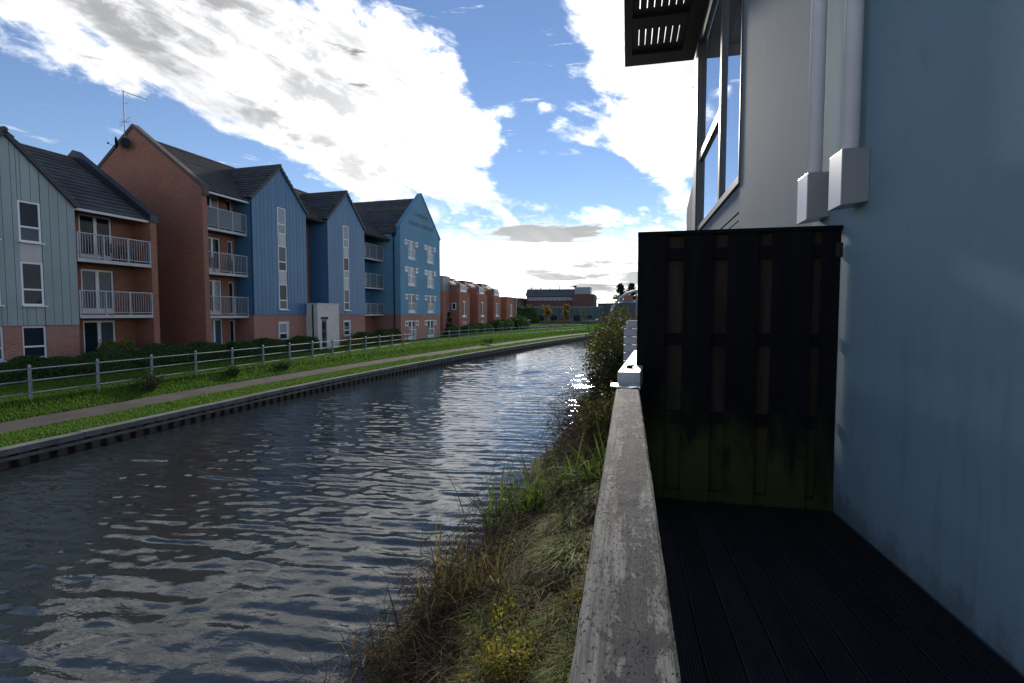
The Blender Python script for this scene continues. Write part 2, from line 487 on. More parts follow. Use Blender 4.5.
# ------------------------------------------------------------------ geometry helpers
class MB:
    def __init__(self):
        self.v, self.f = [], []

    def add(self, vs, fs):
        o = len(self.v)
        self.v += [tuple(p) for p in vs]
        self.f += [tuple(i + o for i in q) for q in fs]
        return self

    def box(self, x0, x1, y0, y1, z0, z1):
        return self.add([(x0, y0, z0), (x1, y0, z0), (x1, y1, z0), (x0, y1, z0), (x0, y0, z1), (x1, y0, z1), (x1, y1, z1), (x0, y1, z1)],
                        [(0, 3, 2, 1), (4, 5, 6, 7), (0, 1, 5, 4), (1, 2, 6, 5), (2, 3, 7, 6), (3, 0, 4, 7)])

    def prism(self, poly, axis, a, b):
        """poly of 2D points swept along axis; axis 0: poly=(y,z); 1: (x,z); 2: (x,y)"""
        n = len(poly)

        def P(p, t):
            q = list(p)
            q.insert(axis, t)
            return tuple(q)
        vs = [P(p, a) for p in poly] + [P(p, b) for p in poly]
        fs = [tuple(range(n)), tuple(range(2 * n - 1, n - 1, -1))]
        for i in range(n):
            j = (i + 1) % n
            fs.append((i, i + n, j + n, j))
        return self.add(vs, fs)

    def quad(self, a, b, c, d):
        return self.add([a, b, c, d], [(0, 1, 2, 3)])

    def tube(self, path, r, n=8, r2=None, cap=True):
        path = [Vector(p) for p in path]
        rings = []
        L = len(path)
        prev = None
        for i, p in enumerate(path):
            t = (path[min(i + 1, L - 1)] - path[max(i - 1, 0)]).normalized()
            if prev is None:
                a = Vector((0, 0, 1)) if abs(t.z) < 0.9 else Vector((1, 0, 0))
                s = t.cross(a).normalized()
            else:
                s = (prev - t * prev.dot(t)).normalized()
            prev = s
            w = t.cross(s)
            rr = r if r2 is None else r + (r2 - r) * i / (L - 1)
            rings.append([p + (s * math.cos(2 * math.pi * k / n) + w * math.sin(2 * math.pi * k / n)) * rr for k in range(n)])
        vs = [q for ring in rings for q in ring]
        fs = []
        for i in range(L - 1):
            for k in range(n):
                k2 = (k + 1) % n
                fs.append((i * n + k, i * n + k2, (i + 1) * n + k2, (i + 1) * n + k))
        if cap:
            fs.append(tuple(range(n - 1, -1, -1)))
            fs.append(tuple((L - 1) * n + k for k in range(n)))
        return self.add(vs, fs)

    def mesh(self, name, mat):
        me = bpy.data.meshes.new(name)
        me.from_pydata(self.v, [], self.f)
        bm = bmesh.new()
        bm.from_mesh(me)
        bmesh.ops.recalc_face_normals(bm, faces=bm.faces)
        bm.to_mesh(me)
        bm.free()
        me.materials.append(M[mat] if isinstance(mat, str) else mat)
        return me

    def build(self, name, mat, parent=None, loc=None, smooth=False):
        me = self.mesh(name, mat)
        if smooth:
            me.shade_smooth()
        return link(name, me, parent, loc)


def link(name, me, parent=None, loc=None):
    o = bpy.data.objects.new(name, me)
    COL.objects.link(o)
    if parent is not None:
        o.parent = parent
    if loc is not None:
        o.location = loc
    return o


def tag(o, label=None, cat=None, group=None, kind=None):
    if label: o['label'] = label
    if cat: o['category'] = cat
    if group: o['group'] = group
    if kind: o['kind'] = kind
    return o


def empty(name, loc=(0, 0, 0), rz=0.0):
    o = bpy.data.objects.new(name, None)
    o.empty_display_size = 0.3
    COL.objects.link(o)
    o.location = loc
    o.rotation_euler = (0, 0, rz)
    return o


def np_mesh(name, v, f, mat, parent=None, smooth=False):
    """v (n,3), f (m,k) all the same size"""
    v = np.asarray(v, dtype=np.float32)
    f = np.asarray(f, dtype=np.int32)
    me = bpy.data.meshes.new(name)
    me.vertices.add(len(v))
    me.vertices.foreach_set('co', v.ravel())
    kk = f.shape[1]
    me.loops.add(f.size)
    me.loops.foreach_set('vertex_index', f.ravel())
    me.polygons.add(len(f))
    me.polygons.foreach_set('loop_start', np.arange(len(f), dtype=np.int32) * kk)
    me.polygons.foreach_set('loop_total', np.full(len(f), kk, dtype=np.int32))
    me.update(calc_edges=True)
    me.validate()
    if smooth:
        me.shade_smooth()
    me.materials.append(M[mat])
    return link(name, me, parent)


def bevel(o, w=0.005, seg=2):
    md = o.modifiers.new('bevel', 'BEVEL')
    md.width = w
    md.segments = seg
    md.limit_method = 'ANGLE'
    return o


def leaves(points, size, rs, up_bias=0.0, aspect=0.55, fold=0.0):
    """diamond leaves at points (n,3); size array"""
    n = len(points)
    d = rs.normal(size=(n, 3))
    d[:, 2] += up_bias
    d /= np.linalg.norm(d, axis=1)[:, None]
    e = rs.normal(size=(n, 3))
    s = np.cross(d, e)
    s /= np.linalg.norm(s, axis=1)[:, None] + 1e-9
    size = np.broadcast_to(size, (n,))[:, None]
    a = points - d * size * 0.5
    c_ = points + d * size * 0.5
    b_ = points + s * size * 0.5 * aspect
    d_ = points - s * size * 0.5 * aspect
    v = np.stack([a, b_, c_, d_], 1).reshape(-1, 3)
    f = np.arange(n * 4).reshape(-1, 4)
    return v, f


def blades(base, h, w, lean, rs, droop=0.5):
    """grass blades: 5 verts each as 2 quads (tip quad collapsed to tri by degenerate-free 6 verts)"""
    n = len(base)
    ang = rs.uniform(0, 2 * np.pi, n)
    h = np.broadcast_to(h, (n,))
    w = np.broadcast_to(w, (n,))
    lean = np.broadcast_to(lean, (n,)) * rs.uniform(0.4, 1.3, n)
    ld = np.stack([np.cos(ang), np.sin(ang), np.zeros(n)], 1)
    sa = ang + np.pi / 2 + rs.uniform(-0.6, 0.6, n)
    sd_ = np.stack([np.cos(sa), np.sin(sa), np.zeros(n)], 1) * (w * 0.5)[:, None]
    z = np.array([0, 0, 1.0])
    mid = base + ld * (lean * 0.40 * h)[:, None] + z * (h * 0.62)[:, None]
    tip = base + ld * (lean * 1.1 * h)[:, None] + z * (h * (1.0 - droop * np.minimum(lean, 1.2) * 0.8))[:, None]
    v = np.stack([base - sd_, base + sd_, mid - sd_ * 0.8, mid + sd_ * 0.8, tip - sd_ * 0.12, tip + sd_ * 0.12], 1).reshape(-1, 3)
    i = np.arange(n)[:, None] * 6
    f = np.concatenate([i + np.array([[0, 1, 3, 2]]), i + np.array([[2, 3, 5, 4]])], 1).reshape(-1, 4)
    return v, f


# ------------------------------------------------------------------ the canal's plan
LY = np.array([-60, 19, 26.8, 34, 42.5, 55, 70.3, 82, 92, 100])
LX = np.array([-13.3, -13.3, -12.7, -11.9, -10.7, -8.6, -5.7, -2.6, 2.0, 10.0])
RY = np.array([-60, 7.5, 11, 16, 26, 36, 48, 60, 72, 100])
RX = np.array([-2.40, -2.40, -2.0, -1.8, -1.7, -1.2, 0.3, 3.0, 8.0, 26.0])


def smooth_interp(y, ya, xa):
    y = np.asarray(y, dtype=float)
    return (np.interp(y - 2.5, ya, xa) + np.interp(y, ya, xa) + np.interp(y + 2.5, ya, xa)) / 3


def Lb(y): return smooth_interp(y, LY, LX)
def Rb(y): return smooth_interp(y, RY, RX)


DP = [0.0, 0.3, 1.6, 1.75, 3.15, 3.3, 4.3, 5.0, 7.0, 12.0, 30.0, 120.0, 700.0]
ZP = [0.40, 0.42, 0.45, 0.44, 0.47, 0.50, 0.80, 0.84, 0.80, 0.80, 0.80, 0.80, 0.80]


def zleft(d): return np.interp(d, DP, ZP)


# terrain: left of the canal (grass), path strip, near bank, right ground
ys = np.concatenate([np.arange(-60, 0, 6), np.arange(0, 60, 1.0), np.arange(60, 100.1, 2.0)])
verts, faces = [], []
nd = len(DP)
for i, yy in enumerate(ys):
    lx = float(Lb(yy))
    for d in DP:
        verts.append((lx - 0.02 - d, yy, float(zleft(d))))
for i in range(len(ys) - 1):
    for j in range(nd - 1):
        faces.append((i * nd + j, (i + 1) * nd + j, (i + 1) * nd + j + 1, i * nd + j + 1))
tag(np_mesh('grass_verge', verts, faces, 'grass', smooth=True), kind='structure')
# far ground beyond the canal's bend, out to the horizon
g = MB()
g.quad((-700, 99.9, 0.796), (900, 99.9, 0.796), (900, 1600, 0.796), (-700, 1600, 0.796))
g.quad((-700, -400, 0.796), (900, -400, 0.796), (900, -59.9, 0.796), (-700, -59.9, 0.796))
tag(g.build('ground', 'grass'), kind='structure')

# near bank terrain
def zbank(s, yy):
    """s: metres from the water edge towards the building"""
    return np.interp(s, [-0.4, 0.0, 0.25, 0.6, 1.0, 1.6, 2.3, 6, 12], [-0.35, -0.05, 0.05, 0.15, 0.36, 0.72, 1.05, 1.1, 0.8])


sx = [-0.4, -0.15, 0, 0.15, 0.35, 0.6, 0.9, 1.2, 1.5, 1.9, 2.3, 3.0, 6.0, 12.0, 60.0, 800.0]
ysr = np.concatenate([np.arange(-60, 1, 4.0), np.arange(1, 24, 0.35), np.arange(24, 72.1, 2.0)])
verts, faces = [], []
for yy in ysr:
    for s in sx:
        wob = 0.10 * math.sin(yy * 2.1) + 0.13 * math.sin(yy * 0.83 + 1.0) + 0.07 * math.sin(yy * 6.3 + 2.0)
        wob *= max(0.0, 1.0 - abs(s) / 2.0)
        z = float(zbank(s, yy)) + (0.05 * math.sin(yy * 3.3 + s * 5) + 0.04 * math.sin(yy * 5.1 - s * 7)) * (1 if 0.2 < s < 2.4 else 0)
        verts.append((float(Rb(yy)) + wob + s, yy, z))
ns = len(sx)
for i in range(len(ysr) - 1):
    for j in range(ns - 1):
        faces.append((i * ns + j, i * ns + j + 1, (i + 1) * ns + j + 1, (i + 1) * ns + j))
tag(np_mesh('near_bank', verts, faces, 'bank', smooth=True), kind='structure')
g = MB()
g.quad((7.6, 72, 0.80), (900, 72, 0.80), (900, 100, 0.80), (25.5, 100, 0.80))
tag(g.build('far_bank', 'grass'), kind='structure')

# towpath
g = MB()
for i in range(len(ys) - 1):
    a, b_ = ys[i], ys[i + 1]
    la, lb = float(Lb(a)), float(Lb(b_))
    wa, wb = 0.05 * math.sin(a * 1.7), 0.05 * math.sin(b_ * 1.7)
    g.quad((la - 1.72 + wa, a, 0.4565), (lb - 1.72 + wb, b_, 0.4565), (lb - 3.17 - wb, b_, 0.4795), (la - 3.17 - wa, a, 0.4795))
tag(g.build('towpath', 'path'), kind='structure')

# road by the terraced houses
g = MB()
road = [(-20.6, 60), (-19.6, 70), (-18.0, 82), (-15.0, 95), (-12.0, 106), (-11.0, 118)]
wid = [3.2, 4.5, 5.0, 7.5, 9, 8]
for i in range(len(road) - 1):
    (xa, ya), (xb, yb) = road[i], road[i + 1]
    g.quad((xa, ya, 0.806), (xb, yb, 0.806), (xb - wid[i + 1], yb, 0.806), (xa - wid[i], ya, 0.806))
tag(g.build('road', 'asphalt'), kind='structure')

# ------------------------------------------------------------------ water: real ripples
wy = [-6.0]
while wy[-1] < 100:
    y0 = wy[-1]
    wy.append(y0 + max(0.045, 0.0030 * abs(y0)))
wy = np.array(wy)
nt_ = 240
tt = np.linspace(0, 1, nt_)
lx, rx = Lb(wy) - 0.35, Rb(wy) + 0.45
XX = lx[:, None] + (rx - lx)[:, None] * tt[None, :]
YY = np.repeat(wy[:, None], nt_, 1)
ZZ = np.zeros_like(XX)
wr = np.random.RandomState(5)
for i in range(84):
    main = i < 34
    lam = (wr.uniform(0.36, 0.70) if i < 16 else wr.uniform(0.19, 0.34)) if main else 0.17 * (0.9 / 0.17) ** wr.rand()
    th = wr.normal(0, 0.17 if main else 0.5) - 0.10
    kx, ky = math.sin(th) * 2 * math.pi / lam, math.cos(th) * 2 * math.pi / lam
    amp = ((0.019 if i < 16 else 0.026) if main else 0.0125) * (lam / 2 / math.pi) * wr.uniform(0.6, 1.4)
    # short waves cannot be carried by the coarse far rows
    step = np.maximum(0.045, 0.0030 * np.abs(YY))
    fade = np.clip((lam / step - 2.5) / 3.0, 0, 1)
    ZZ += amp * fade * np.sin(kx * XX + ky * YY + wr.uniform(0, 6.28))
gust = 0.75 + 0.35 * np.sin(XX * 0.37 + YY * 0.13) * np.sin(YY * 0.21 - XX * 0.11 + 1.0)
ZZ *= gust
V = np.stack([XX, YY, ZZ], 2).reshape(-1, 3)
idx = np.arange(len(wy) * nt_).reshape(len(wy), nt_)
F = np.stack([idx[:-1, :-1], idx[:-1, 1:], idx[1:, 1:], idx[1:, :-1]], 2).reshape(-1, 4)
tag(np_mesh('canal_water', V, F, 'water', smooth=True), kind='structure')

# ------------------------------------------------------------------ canal edge: coping stones, waling and sheet piling
edge = empty('canal_edge_wall', (-13.3, 4, 0))
tag(edge, 'low concrete canal edge wall with dark piling along the towpath', 'canal wall')
eo = Vector(edge.location)
y0 = 2.0
cnt = 0
while y0 < 84:
    y1 = y0 + 2.0
    a, b_ = float(Lb(y0)), float(Lb(y1))
    h = random.uniform(-0.008, 0.008)
    q = MB()
    g_ = 0.012
    P4 = [(a + 0.06, y0 + g_), (b_ + 0.06, y1 - g_), (b_ - 0.26, y1 - g_), (a - 0.26, y0 + g_)]
    vs = [(x_, y_, 0.31 + h) for x_, y_ in P4] + [(x_, y_, 0.445 + h) for x_, y_ in P4]
    q.add([Vector(p) - eo for p in vs], [(0, 1, 2, 3), (7, 6, 5, 4), (0, 4, 5, 1), (1, 5, 6, 2), (2, 6, 7, 3), (3, 7, 4, 0)])
    q.build('coping_stone', 'concrete', edge)
    q = MB()
    P4 = [(a + 0.05, y0), (b_ + 0.05, y1), (b_ - 0.02, y1), (a - 0.02, y0)]
    vs = [(x_, y_, 0.17) for x_, y_ in P4] + [(x_, y_, 0.245) for x_, y_ in P4]
    q.add([Vector(p) - eo for p in vs], [(0, 1, 2, 3), (7, 6, 5, 4), (0, 4, 5, 1), (1, 5, 6, 2), (2, 6, 7, 3), (3, 7, 4, 0)])
    q.build('waling_beam', 'concrete', edge)
    y0 = y1
q = MB()
yy = 2.0
kq = 0
while yy < 84:
    a, b_ = float(Lb(yy)), float(Lb(yy + 0.2))
    o1 = 0.03 if kq % 2 else -0.07
    q.quad(Vector((a + o1, yy, -0.6)) - eo, Vector((b_ + o1, yy + 0.2, -0.6)) - eo, Vector((b_ + o1, yy + 0.2, 0.32)) - eo, Vector((a + o1, yy, 0.32)) - eo)
    o2 = -0.04 - o1
    q.quad(Vector((b_ + o1, yy + 0.2, -0.6)) - eo, Vector((b_ + o2, yy + 0.2, -0.6)) - eo, Vector((b_ + o2, yy + 0.2, 0.32)) - eo, Vector((b_ + o1, yy + 0.2, 0.32)) - eo)
    yy += 0.2
    kq += 1
pil = q.build('sheet_piling', 'piling', edge)
pil['kind'] = 'stuff'

# ------------------------------------------------------------------ towpath railing
FY = np.array([-5, 40, 55, 70, 84, 96])
FX = np.array([-17.55, -17.5, -15.2, -11.0, -6.0, 0.5])
def fx(y): return float(np.interp(y, FY, FX))
rail = empty('towpath_railing', (fx(8), 8, 0.82))
tag(rail, 'long grey metal post and rail fence beside the towpath', 'railing')
ro = Vector(rail.location)
pm = MB().box(-0.034, 0.034, -0.03, 0.03, -0.2, 1.0)
pm.prism([(-0.034, 1.0), (0.034, 1.0), (0.0, 1.06)], 1, -0.03, 0.03)
pme = pm.mesh('railing_post', 'galv')
posts = []
yy = 7.7
while yy < 84:
    posts.append(yy)
    yy += 2.02
for i, yy in enumerate(posts):
    p = Vector((fx(yy), yy, 0.82))
    o = link('post', pme, rail, p - ro)
    if i + 1 < len(posts):
        y1 = posts[i + 1]
        for h in (0.93, 0.57, 0.20):
            MB().tube([Vector((fx(yy), yy, 0.82 + h)) - ro, Vector((fx(y1), y1, 0.82 + h)) - ro], 0.022, 6).build('bar', 'galv', rail)

# ------------------------------------------------------------------ facade frame of the flats
TH = math.atan((660 - 512) / 512.0) - PSI
OB = Vector((-23.08, 30.71, 0))


def broot(name, v, u, z):
    """root of a building; its parts use local x = v (towards the canal), y = u (along the facade)"""
    w = OB + Vector((math.sin(TH), math.cos(TH), 0)) * u + Vector((math.cos(TH), -math.sin(TH), 0)) * v
    o = empty(name, (w.x, w.y, z), -TH)
    o['_v'] = 0
    del o['_v']
    return o


def bw(v, u, z):
    w = OB + Vector((math.sin(TH), math.cos(TH), 0)) * u + Vector((math.cos(TH), -math.sin(TH), 0)) * v
    return Vector((w.x, w.y, z))


class Bld:
    def __init__(self, name, v, u, z, label, cat, group=None):
        self.o = Vector((v, u, z))
        self.root = broot(name, v, u, z)
        tag(self.root, label, cat, group)

    def part(self, mb, name, mat, parent=None, smooth=False):
        mb.v = [tuple(Vector(p) - self.o) for p in mb.v]
        return mb.build(name, mat, parent or self.root, None, smooth)


def wall_v(mb, v, u0, u1, z0, z1, holes=(), depth=0.12):
    """wall face in the plane x=v facing +x with openings and reveals; holes (u0,u1,z0,z1)"""
    us = sorted({u0, u1, *[h[0] for h in holes], *[h[1] for h in holes]})
    zs = sorted({z0, z1, *[h[2] for h in holes], *[h[3] for h in holes]})
    for i in range(len(us) - 1):
        for j in range(len(zs) - 1):
            cu, cz = (us[i] + us[i + 1]) / 2, (zs[j] + zs[j + 1]) / 2
            if any(h[0] < cu < h[1] and h[2] < cz < h[3] for h in holes):
                continue
            mb.quad((v, us[i], zs[j]), (v, us[i + 1], zs[j]), (v, us[i + 1], zs[j + 1]), (v, us[i], zs[j + 1]))
    for h in holes:
        a, b_, c_, d_ = h
        w = v - depth
        mb.quad((v, a, c_), (w, a, c_), (w, a, d_), (v, a, d_))
        mb.quad((v, b_, c_), (v, b_, d_), (w, b_, d_), (w, b_, c_))
        mb.quad((v, a, c_), (v, b_, c_), (w, b_, c_), (w, a, c_))
        mb.quad((v, a, d_), (w, a, d_), (w, b_, d_), (v, b_, d_))


def frame_boxes(mb, v0, v1, u0, u1, z0, z1, t):
    mb.box(v0, v1, u0, u1, z0, z0 + t)
    mb.box(v0, v1, u0, u1, z1 - t, z1)
    mb.box(v0, v1, u0, u0 + t, z0 + t, z1 - t)
    mb.box(v0, v1, u1 - t, u1, z0 + t, z1 - t)


def window(B, v, u0, u1, z0, z1, kind='transom', glass='glass', t=0.07, sill=True, tf=0.37, name='window'):
    """v = plane of the frame's front"""
    mb = MB()
    frame_boxes(mb, v - 0.07, v, u0, u1, z0, z1, t)
    panes = []
    if kind == 'transom':
        zt = z0 + (z1 - z0) * tf
        mb.box(v - 0.07, v, u0 + t, u1 - t, zt - t * 0.5, zt + t * 0.5)
        panes = [(u0 + t, u1 - t, z0 + t, zt - t * 0.5), (u0 + t, u1 - t, zt + t * 0.5, z1 - t)]
    elif kind == 'door':
        um = (u0 + u1) / 2
        mb.box(v - 0.07, v, um - t * 0.9, um + t * 0.9, z0 + t, z1 - t)
        panes = [(u0 + t, um - t * 0.9, z0 + t, z1 - t), (um + t * 0.9, u1 - t, z0 + t, z1 - t)]
        z0k = z0 + 0.25
        mb.box(v - 0.065, v - 0.005, u0 + t, um - t * 0.9, z0 + t, z0k)
        mb.box(v - 0.065, v - 0.005, um + t * 0.9, u1 - t, z0 + t, z0k)
        panes = [(a, b_, z0k, d_) for a, b_, c_, d_ in panes]
    else:
        panes = [(u0 + t, u1 - t, z0 + t, z1 - t)]
    w = B.part(mb, name, 'white_frame')
    for p in panes:
        q = MB().box(v - 0.055, v - 0.035, *p)
        gl = glass if isinstance(glass, str) else random.choice(glass)
        B.part(q, 'pane', gl, w)
    if sill:
        B.part(MB().box(v - 0.05, v + 0.16, u0 - 0.05, u1 + 0.05, z0 - 0.05, z0 - 0.003), 'sill', 'white_frame', w)
    return w


def cladding(B, v, u0, u1, z0, ztop, cols, n, mat, seam='seam_dark', name='cladding'):
    """vertical boards on a backing; ztop(u) is the top line, cols: window columns (u0,u1,z0,z1) left free"""
    back = MB()
    us = sorted({u0, u1, *[c_[0] for c_ in cols], *[c_[1] for c_ in cols], (u0 + u1) / 2})
    cuts = [x_ for x_ in us]
    for a, b_ in zip(cuts[:-1], cuts[1:]):
        col = [c_ for c_ in cols if c_[0] < (a + b_) / 2 < c_[1]]
        segs = [(z0, None)] if not col else [(z0, col[0][2]), (col[0][3], None)]
        for s0, s1 in segs:
            if s1 is not None and s1 - s0 < 0.01:
                continue
            za, zb = (ztop(a), ztop(b_)) if s1 is None else (s1, s1)
            back.prism([(a, s0), (b_, s0), (b_, zb), (a, za)], 0, v - 0.12, v - 0.025)
    cl = B.part(back, name, seam)
    w = (u1 - u0) / n
    edges = [u0 + i * w for i in range(n + 1)]
    allu = sorted({*[round(e, 4) for e in edges], *[c_[0] for c_ in cols], *[c_[1] for c_ in cols]})
    for a, b_ in zip(allu[:-1], allu[1:]):
        if b_ - a < 0.03:
            continue
        col = [c_ for c_ in cols if c_[0] < (a + b_) / 2 < c_[1]]
        segs = [(z0, None)] if not col else [(z0, col[0][2]), (col[0][3], None)]
        for s0, s1 in segs:
            if s1 is not None and s1 - s0 < 0.05:
                continue
            ga = 0.009
            a2, b2 = a + ga, b_ - ga
            q = MB()
            if s1 is None:
                um = (u0 + u1) / 2
                if a2 < um < b2:
                    poly = [(a2, s0), (b2, s0), (b2, ztop(b2)), (um, ztop(um)), (a2, ztop(a2))]
                else:
                    poly = [(a2, s0), (b2, s0), (b2, ztop(b2)), (a2, ztop(a2))]
            else:
                poly = [(a2, s0), (b2, s0), (b2, s1), (a2, s1)]
            q.prism(poly, 0, v - 0.024, v + random.uniform(-0.002, 0.003))
            B.part(q, 'board', mat, cl)
    return cl


def tile_roof(B, e0, e1, r0, r1, n, name='roof', mat='tile', ridge=True, courses=True):
    """four corners: eave start/end, ridge start/end. One slab plus lapped tile courses."""
    e0, e1, r0, r1 = map(Vector, (e0, e1, r0, r1))
    nrm = (e1 - e0).cross(r0 - e0).normalized()
    if nrm.z < 0:
        nrm = -nrm
    q = MB()
    vs = [e0, e1, r1, r0]
    q.add([p - nrm * 0.14 for p in vs] + [p - nrm * 0.01 for p in vs], [(0, 1, 2, 3), (7, 6, 5, 4), (0, 4, 5, 1), (1, 5, 6, 2), (2, 6, 7, 3), (3, 7, 4, 0)])
    ro_ = B.part(q, name, 'verge')
    for i in range(n):
        t0, t1 = i / n, min(1.0, (i + 1.12) / n)
        a, b_ = e0.lerp(r0, t0), e1.lerp(r1, t0)
        c_, d_ = e1.lerp(r1, t1), e0.lerp(r0, t1)
        q = MB()
        lo, hi = 0.085, 0.012
        q.add([a, b_, c_, d_, a + nrm * lo, b_ + nrm * lo, c_ + nrm * hi, d_ + nrm * hi],
              [(0, 3, 2, 1), (4, 5, 6, 7), (0, 1, 5, 4), (1, 2, 6, 5), (2, 3, 7, 6), (3, 0, 4, 7)])
        B.part(q, 'tile_course', mat, ro_)
    if ridge:
        q = MB().tube([r0 + Vector((0, 0, 0.02)), r1 + Vector((0, 0, 0.02))], 0.11, 8)
        B.part(q, 'ridge_tiles', 'tile_moss', ro_)
    return ro_


BALUSTER = None


def balcony(B, vb, vf, u0, u1, zs, ztop, style='bars', posts=2):
    """slab from wall plane vb to front vf; rail top at ztop, slab underside zs"""
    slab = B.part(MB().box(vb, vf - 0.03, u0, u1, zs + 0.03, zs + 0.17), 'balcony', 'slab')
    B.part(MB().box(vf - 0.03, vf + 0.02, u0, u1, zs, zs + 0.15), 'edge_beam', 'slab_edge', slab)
    zb = zs + 0.24
    B.part(MB().box(vf - 0.03, vf + 0.02, u0, u1, ztop - 0.045, ztop), 'top_rail', 'rail_pale', slab)
    B.part(MB().box(vf - 0.025, vf + 0.012, u0, u1, zb, zb + 0.035), 'bottom_rail', 'rail_pale', slab)
    n = posts + 1
    for i in range(n + 1):
        u = u0 + 0.03 + (u1 - u0 - 0.06) * i / n
        B.part(MB().box(vf - 0.032, vf + 0.024, u - 0.028, u + 0.028, zs + 0.15, ztop - 0.02), 'rail_post', 'rail_pale', slab)
    if style == 'bars':
        m_ = int((u1 - u0) / 0.115)
        me = MB().box(-0.008, 0.008, -0.009, 0.009, zb + 0.03 - zs, ztop - 0.04 - zs).mesh('baluster', 'rail_pale')
        for i in range(1, m_):
            u = u0 + (u1 - u0) * i / m_
            link('baluster', me, slab, Vector((vf - 0.005, u, zs)) - B.o)
    else:
        for i in range(n):
            a = u0 + 0.07 + (u1 - u0 - 0.06) * i / n
            b_ = u0 - 0.01 + (u1 - u0 - 0.06) * (i + 1) / n
            B.part(MB().box(vf - 0.012, vf - 0.002, a, b_, zb + 0.05, ztop - 0.06), 'glass_panel', 'balcony_glass', slab)
    return slab


def patio_chair(v, u, z, rot, label):
    o = empty('patio_chair', bw(v, u, z), -TH + rot)
    tag(o, label, 'chair')
    for sx_ in (-0.2, 0.2):
        for sy in (-0.2, 0.2):
            MB().box(sx_ - 0.02, sx_ + 0.02, sy - 0.02, sy + 0.02, 0, 0.44 if sx_ > 0 else 0.85).build('leg', 'plastic_black', o)
    MB().box(-0.22, 0.24, -0.23, 0.23, 0.43, 0.47).build('seat', 'plastic_black', o)
    for i in range(4):
        MB().box(-0.225, -0.195, -0.18, 0.18, 0.52 + i * 0.09, 0.58 + i * 0.09).build('back_slat', 'plastic_black', o)


# ------------------------------------------------------------------ sage grey flats on the left
A = Bld('apartment_building', 0, -15, 0.8, 'three storey flats with sage grey clad gable and brick base', 'building')
gl = ['glass', 'glass', 'glass_curtain']
ap, shl = 10.52, 8.22
gu0, gu1 = -17.63, -12.73
gm = (gu0 + gu1) / 2


def ztopA(u): return ap - abs(u - gm) * (ap - shl) / ((gu1 - gu0) / 2)


colsA = [(-14.83, -14.05, 2.93, 7.98), (-16.31, -15.53, 2.93, 7.98)]
cladding(A, 0.0, gu0, gu1, 2.93, ztopA, [(a, b_, 3.70, d_) for a, b_, c_, d_ in colsA], 15, 'clad_grey')
holes = []
for a, b_, _, _ in colsA:
    window(A, -0.01, a, b_, 6.33, 7.98, glass=gl)
    window(A, -0.01, a, b_, 3.75, 5.52, glass=gl)
    A.part(MB().box(-0.09, -0.012, a + 0.003, b_ - 0.003, 5.523, 6.27), 'infill_panel', 'infill')
    holes.append((a - 0.02, b_ + 0.06, 1.56, 2.90))
mb = MB()
wall_v(mb, -0.05, gu0, gu1, 0.5, 2.93, holes)
mb.quad((-0.05, gu1, 0.5), (-3, gu1, 0.5), (-3, gu1, 8.2), (-0.05, gu1, 8.2))
mb.quad((-0.05, gu0, 0.5), (-3, gu0, 0.5), (-3, gu0, 8.2), (-0.05, gu0, 8.2))
A.part(mb, 'wall', 'brick_pink')
for h in holes:
    window(A, -0.10, h[0], h[1], h[2], h[3], glass=gl)
# right hand bay with balconies, left hand bay beyond the frame
doorh = [(-11.75, -10.25, z_, z_ + 2.1) for z_ in (0.98, 3.42, 6.0)]
mb = MB()
wall_v(mb, -1.25, gu1, -9.25, 0.5, 8.15, doorh)
A.part(mb, 'wall', 'brick')
for h in doorh:
    window(A, -1.30, *h, kind='door', glass=gl, sill=False, t=0.085, name='french_door')
mb = MB()
wall_v(mb, -1.25, -23.0, gu0, 0.5, 8.15, [])
A.part(mb, 'wall', 'brick')
balcony(A, -1.25, 0.0, gu1 + 0.03, -9.28, 5.74, 7.05)
balcony(A, -1.25, 0.0, gu1 + 0.03, -9.28, 3.21, 4.48)
q = A.part(MB().box(-0.06, -0.02, -12.0, -9.28, 1.62, 1.68), 'balcony', 'galv')
for i in range(20):
    u = -11.95 + i * 0.14
    A.part(MB().box(-0.05, -0.03, u, u + 0.018, 0.85, 1.62), 'baluster', 'galv', q)
# end party wall with sloping parapet
mb = MB()
mb.prism([(0.0, 0.5), (0.0, 8.12), (-5.1, 11.62), (-10.2, 8.12), (-10.2, 0.5)], 1, -9.25, -8.93)
A.part(mb, 'party_wall', 'brick')
mb = MB()
mb.prism([(0.10, 8.05), (0.10, 8.40), (-5.1, 12.05), (-5.1, 11.60)], 1, -9.31, -8.87)
mb.prism([(-10.3, 8.05), (-10.3, 8.40), (-5.1, 12.05), (-5.1, 11.60)], 1, -9.31, -8.87)
A.part(mb, 'parapet_coping', 'verge')
A.part(MB().box(-10.2, -10.0, -23, -9.25, 0.5, 8.2), 'wall', 'brick')
tile_roof(A, (-0.15, gu0 - 6, 8.12), (-0.15, -9.26, 8.12), (-5.1, gu0 - 6, 11.55), (-5.1, -9.26, 11.55), 15)
tile_roof(A, (-10.3, gu0 - 6, 8.12), (-10.3, -9.26, 8.12), (-5.1, gu0 - 6, 11.55), (-5.1, -9.26, 11.55), 12, ridge=False)
A.part(MB().box(-0.20, -0.05, gu1 + 0.02, -9.27, 8.0, 8.11), 'gutter', 'gutter')
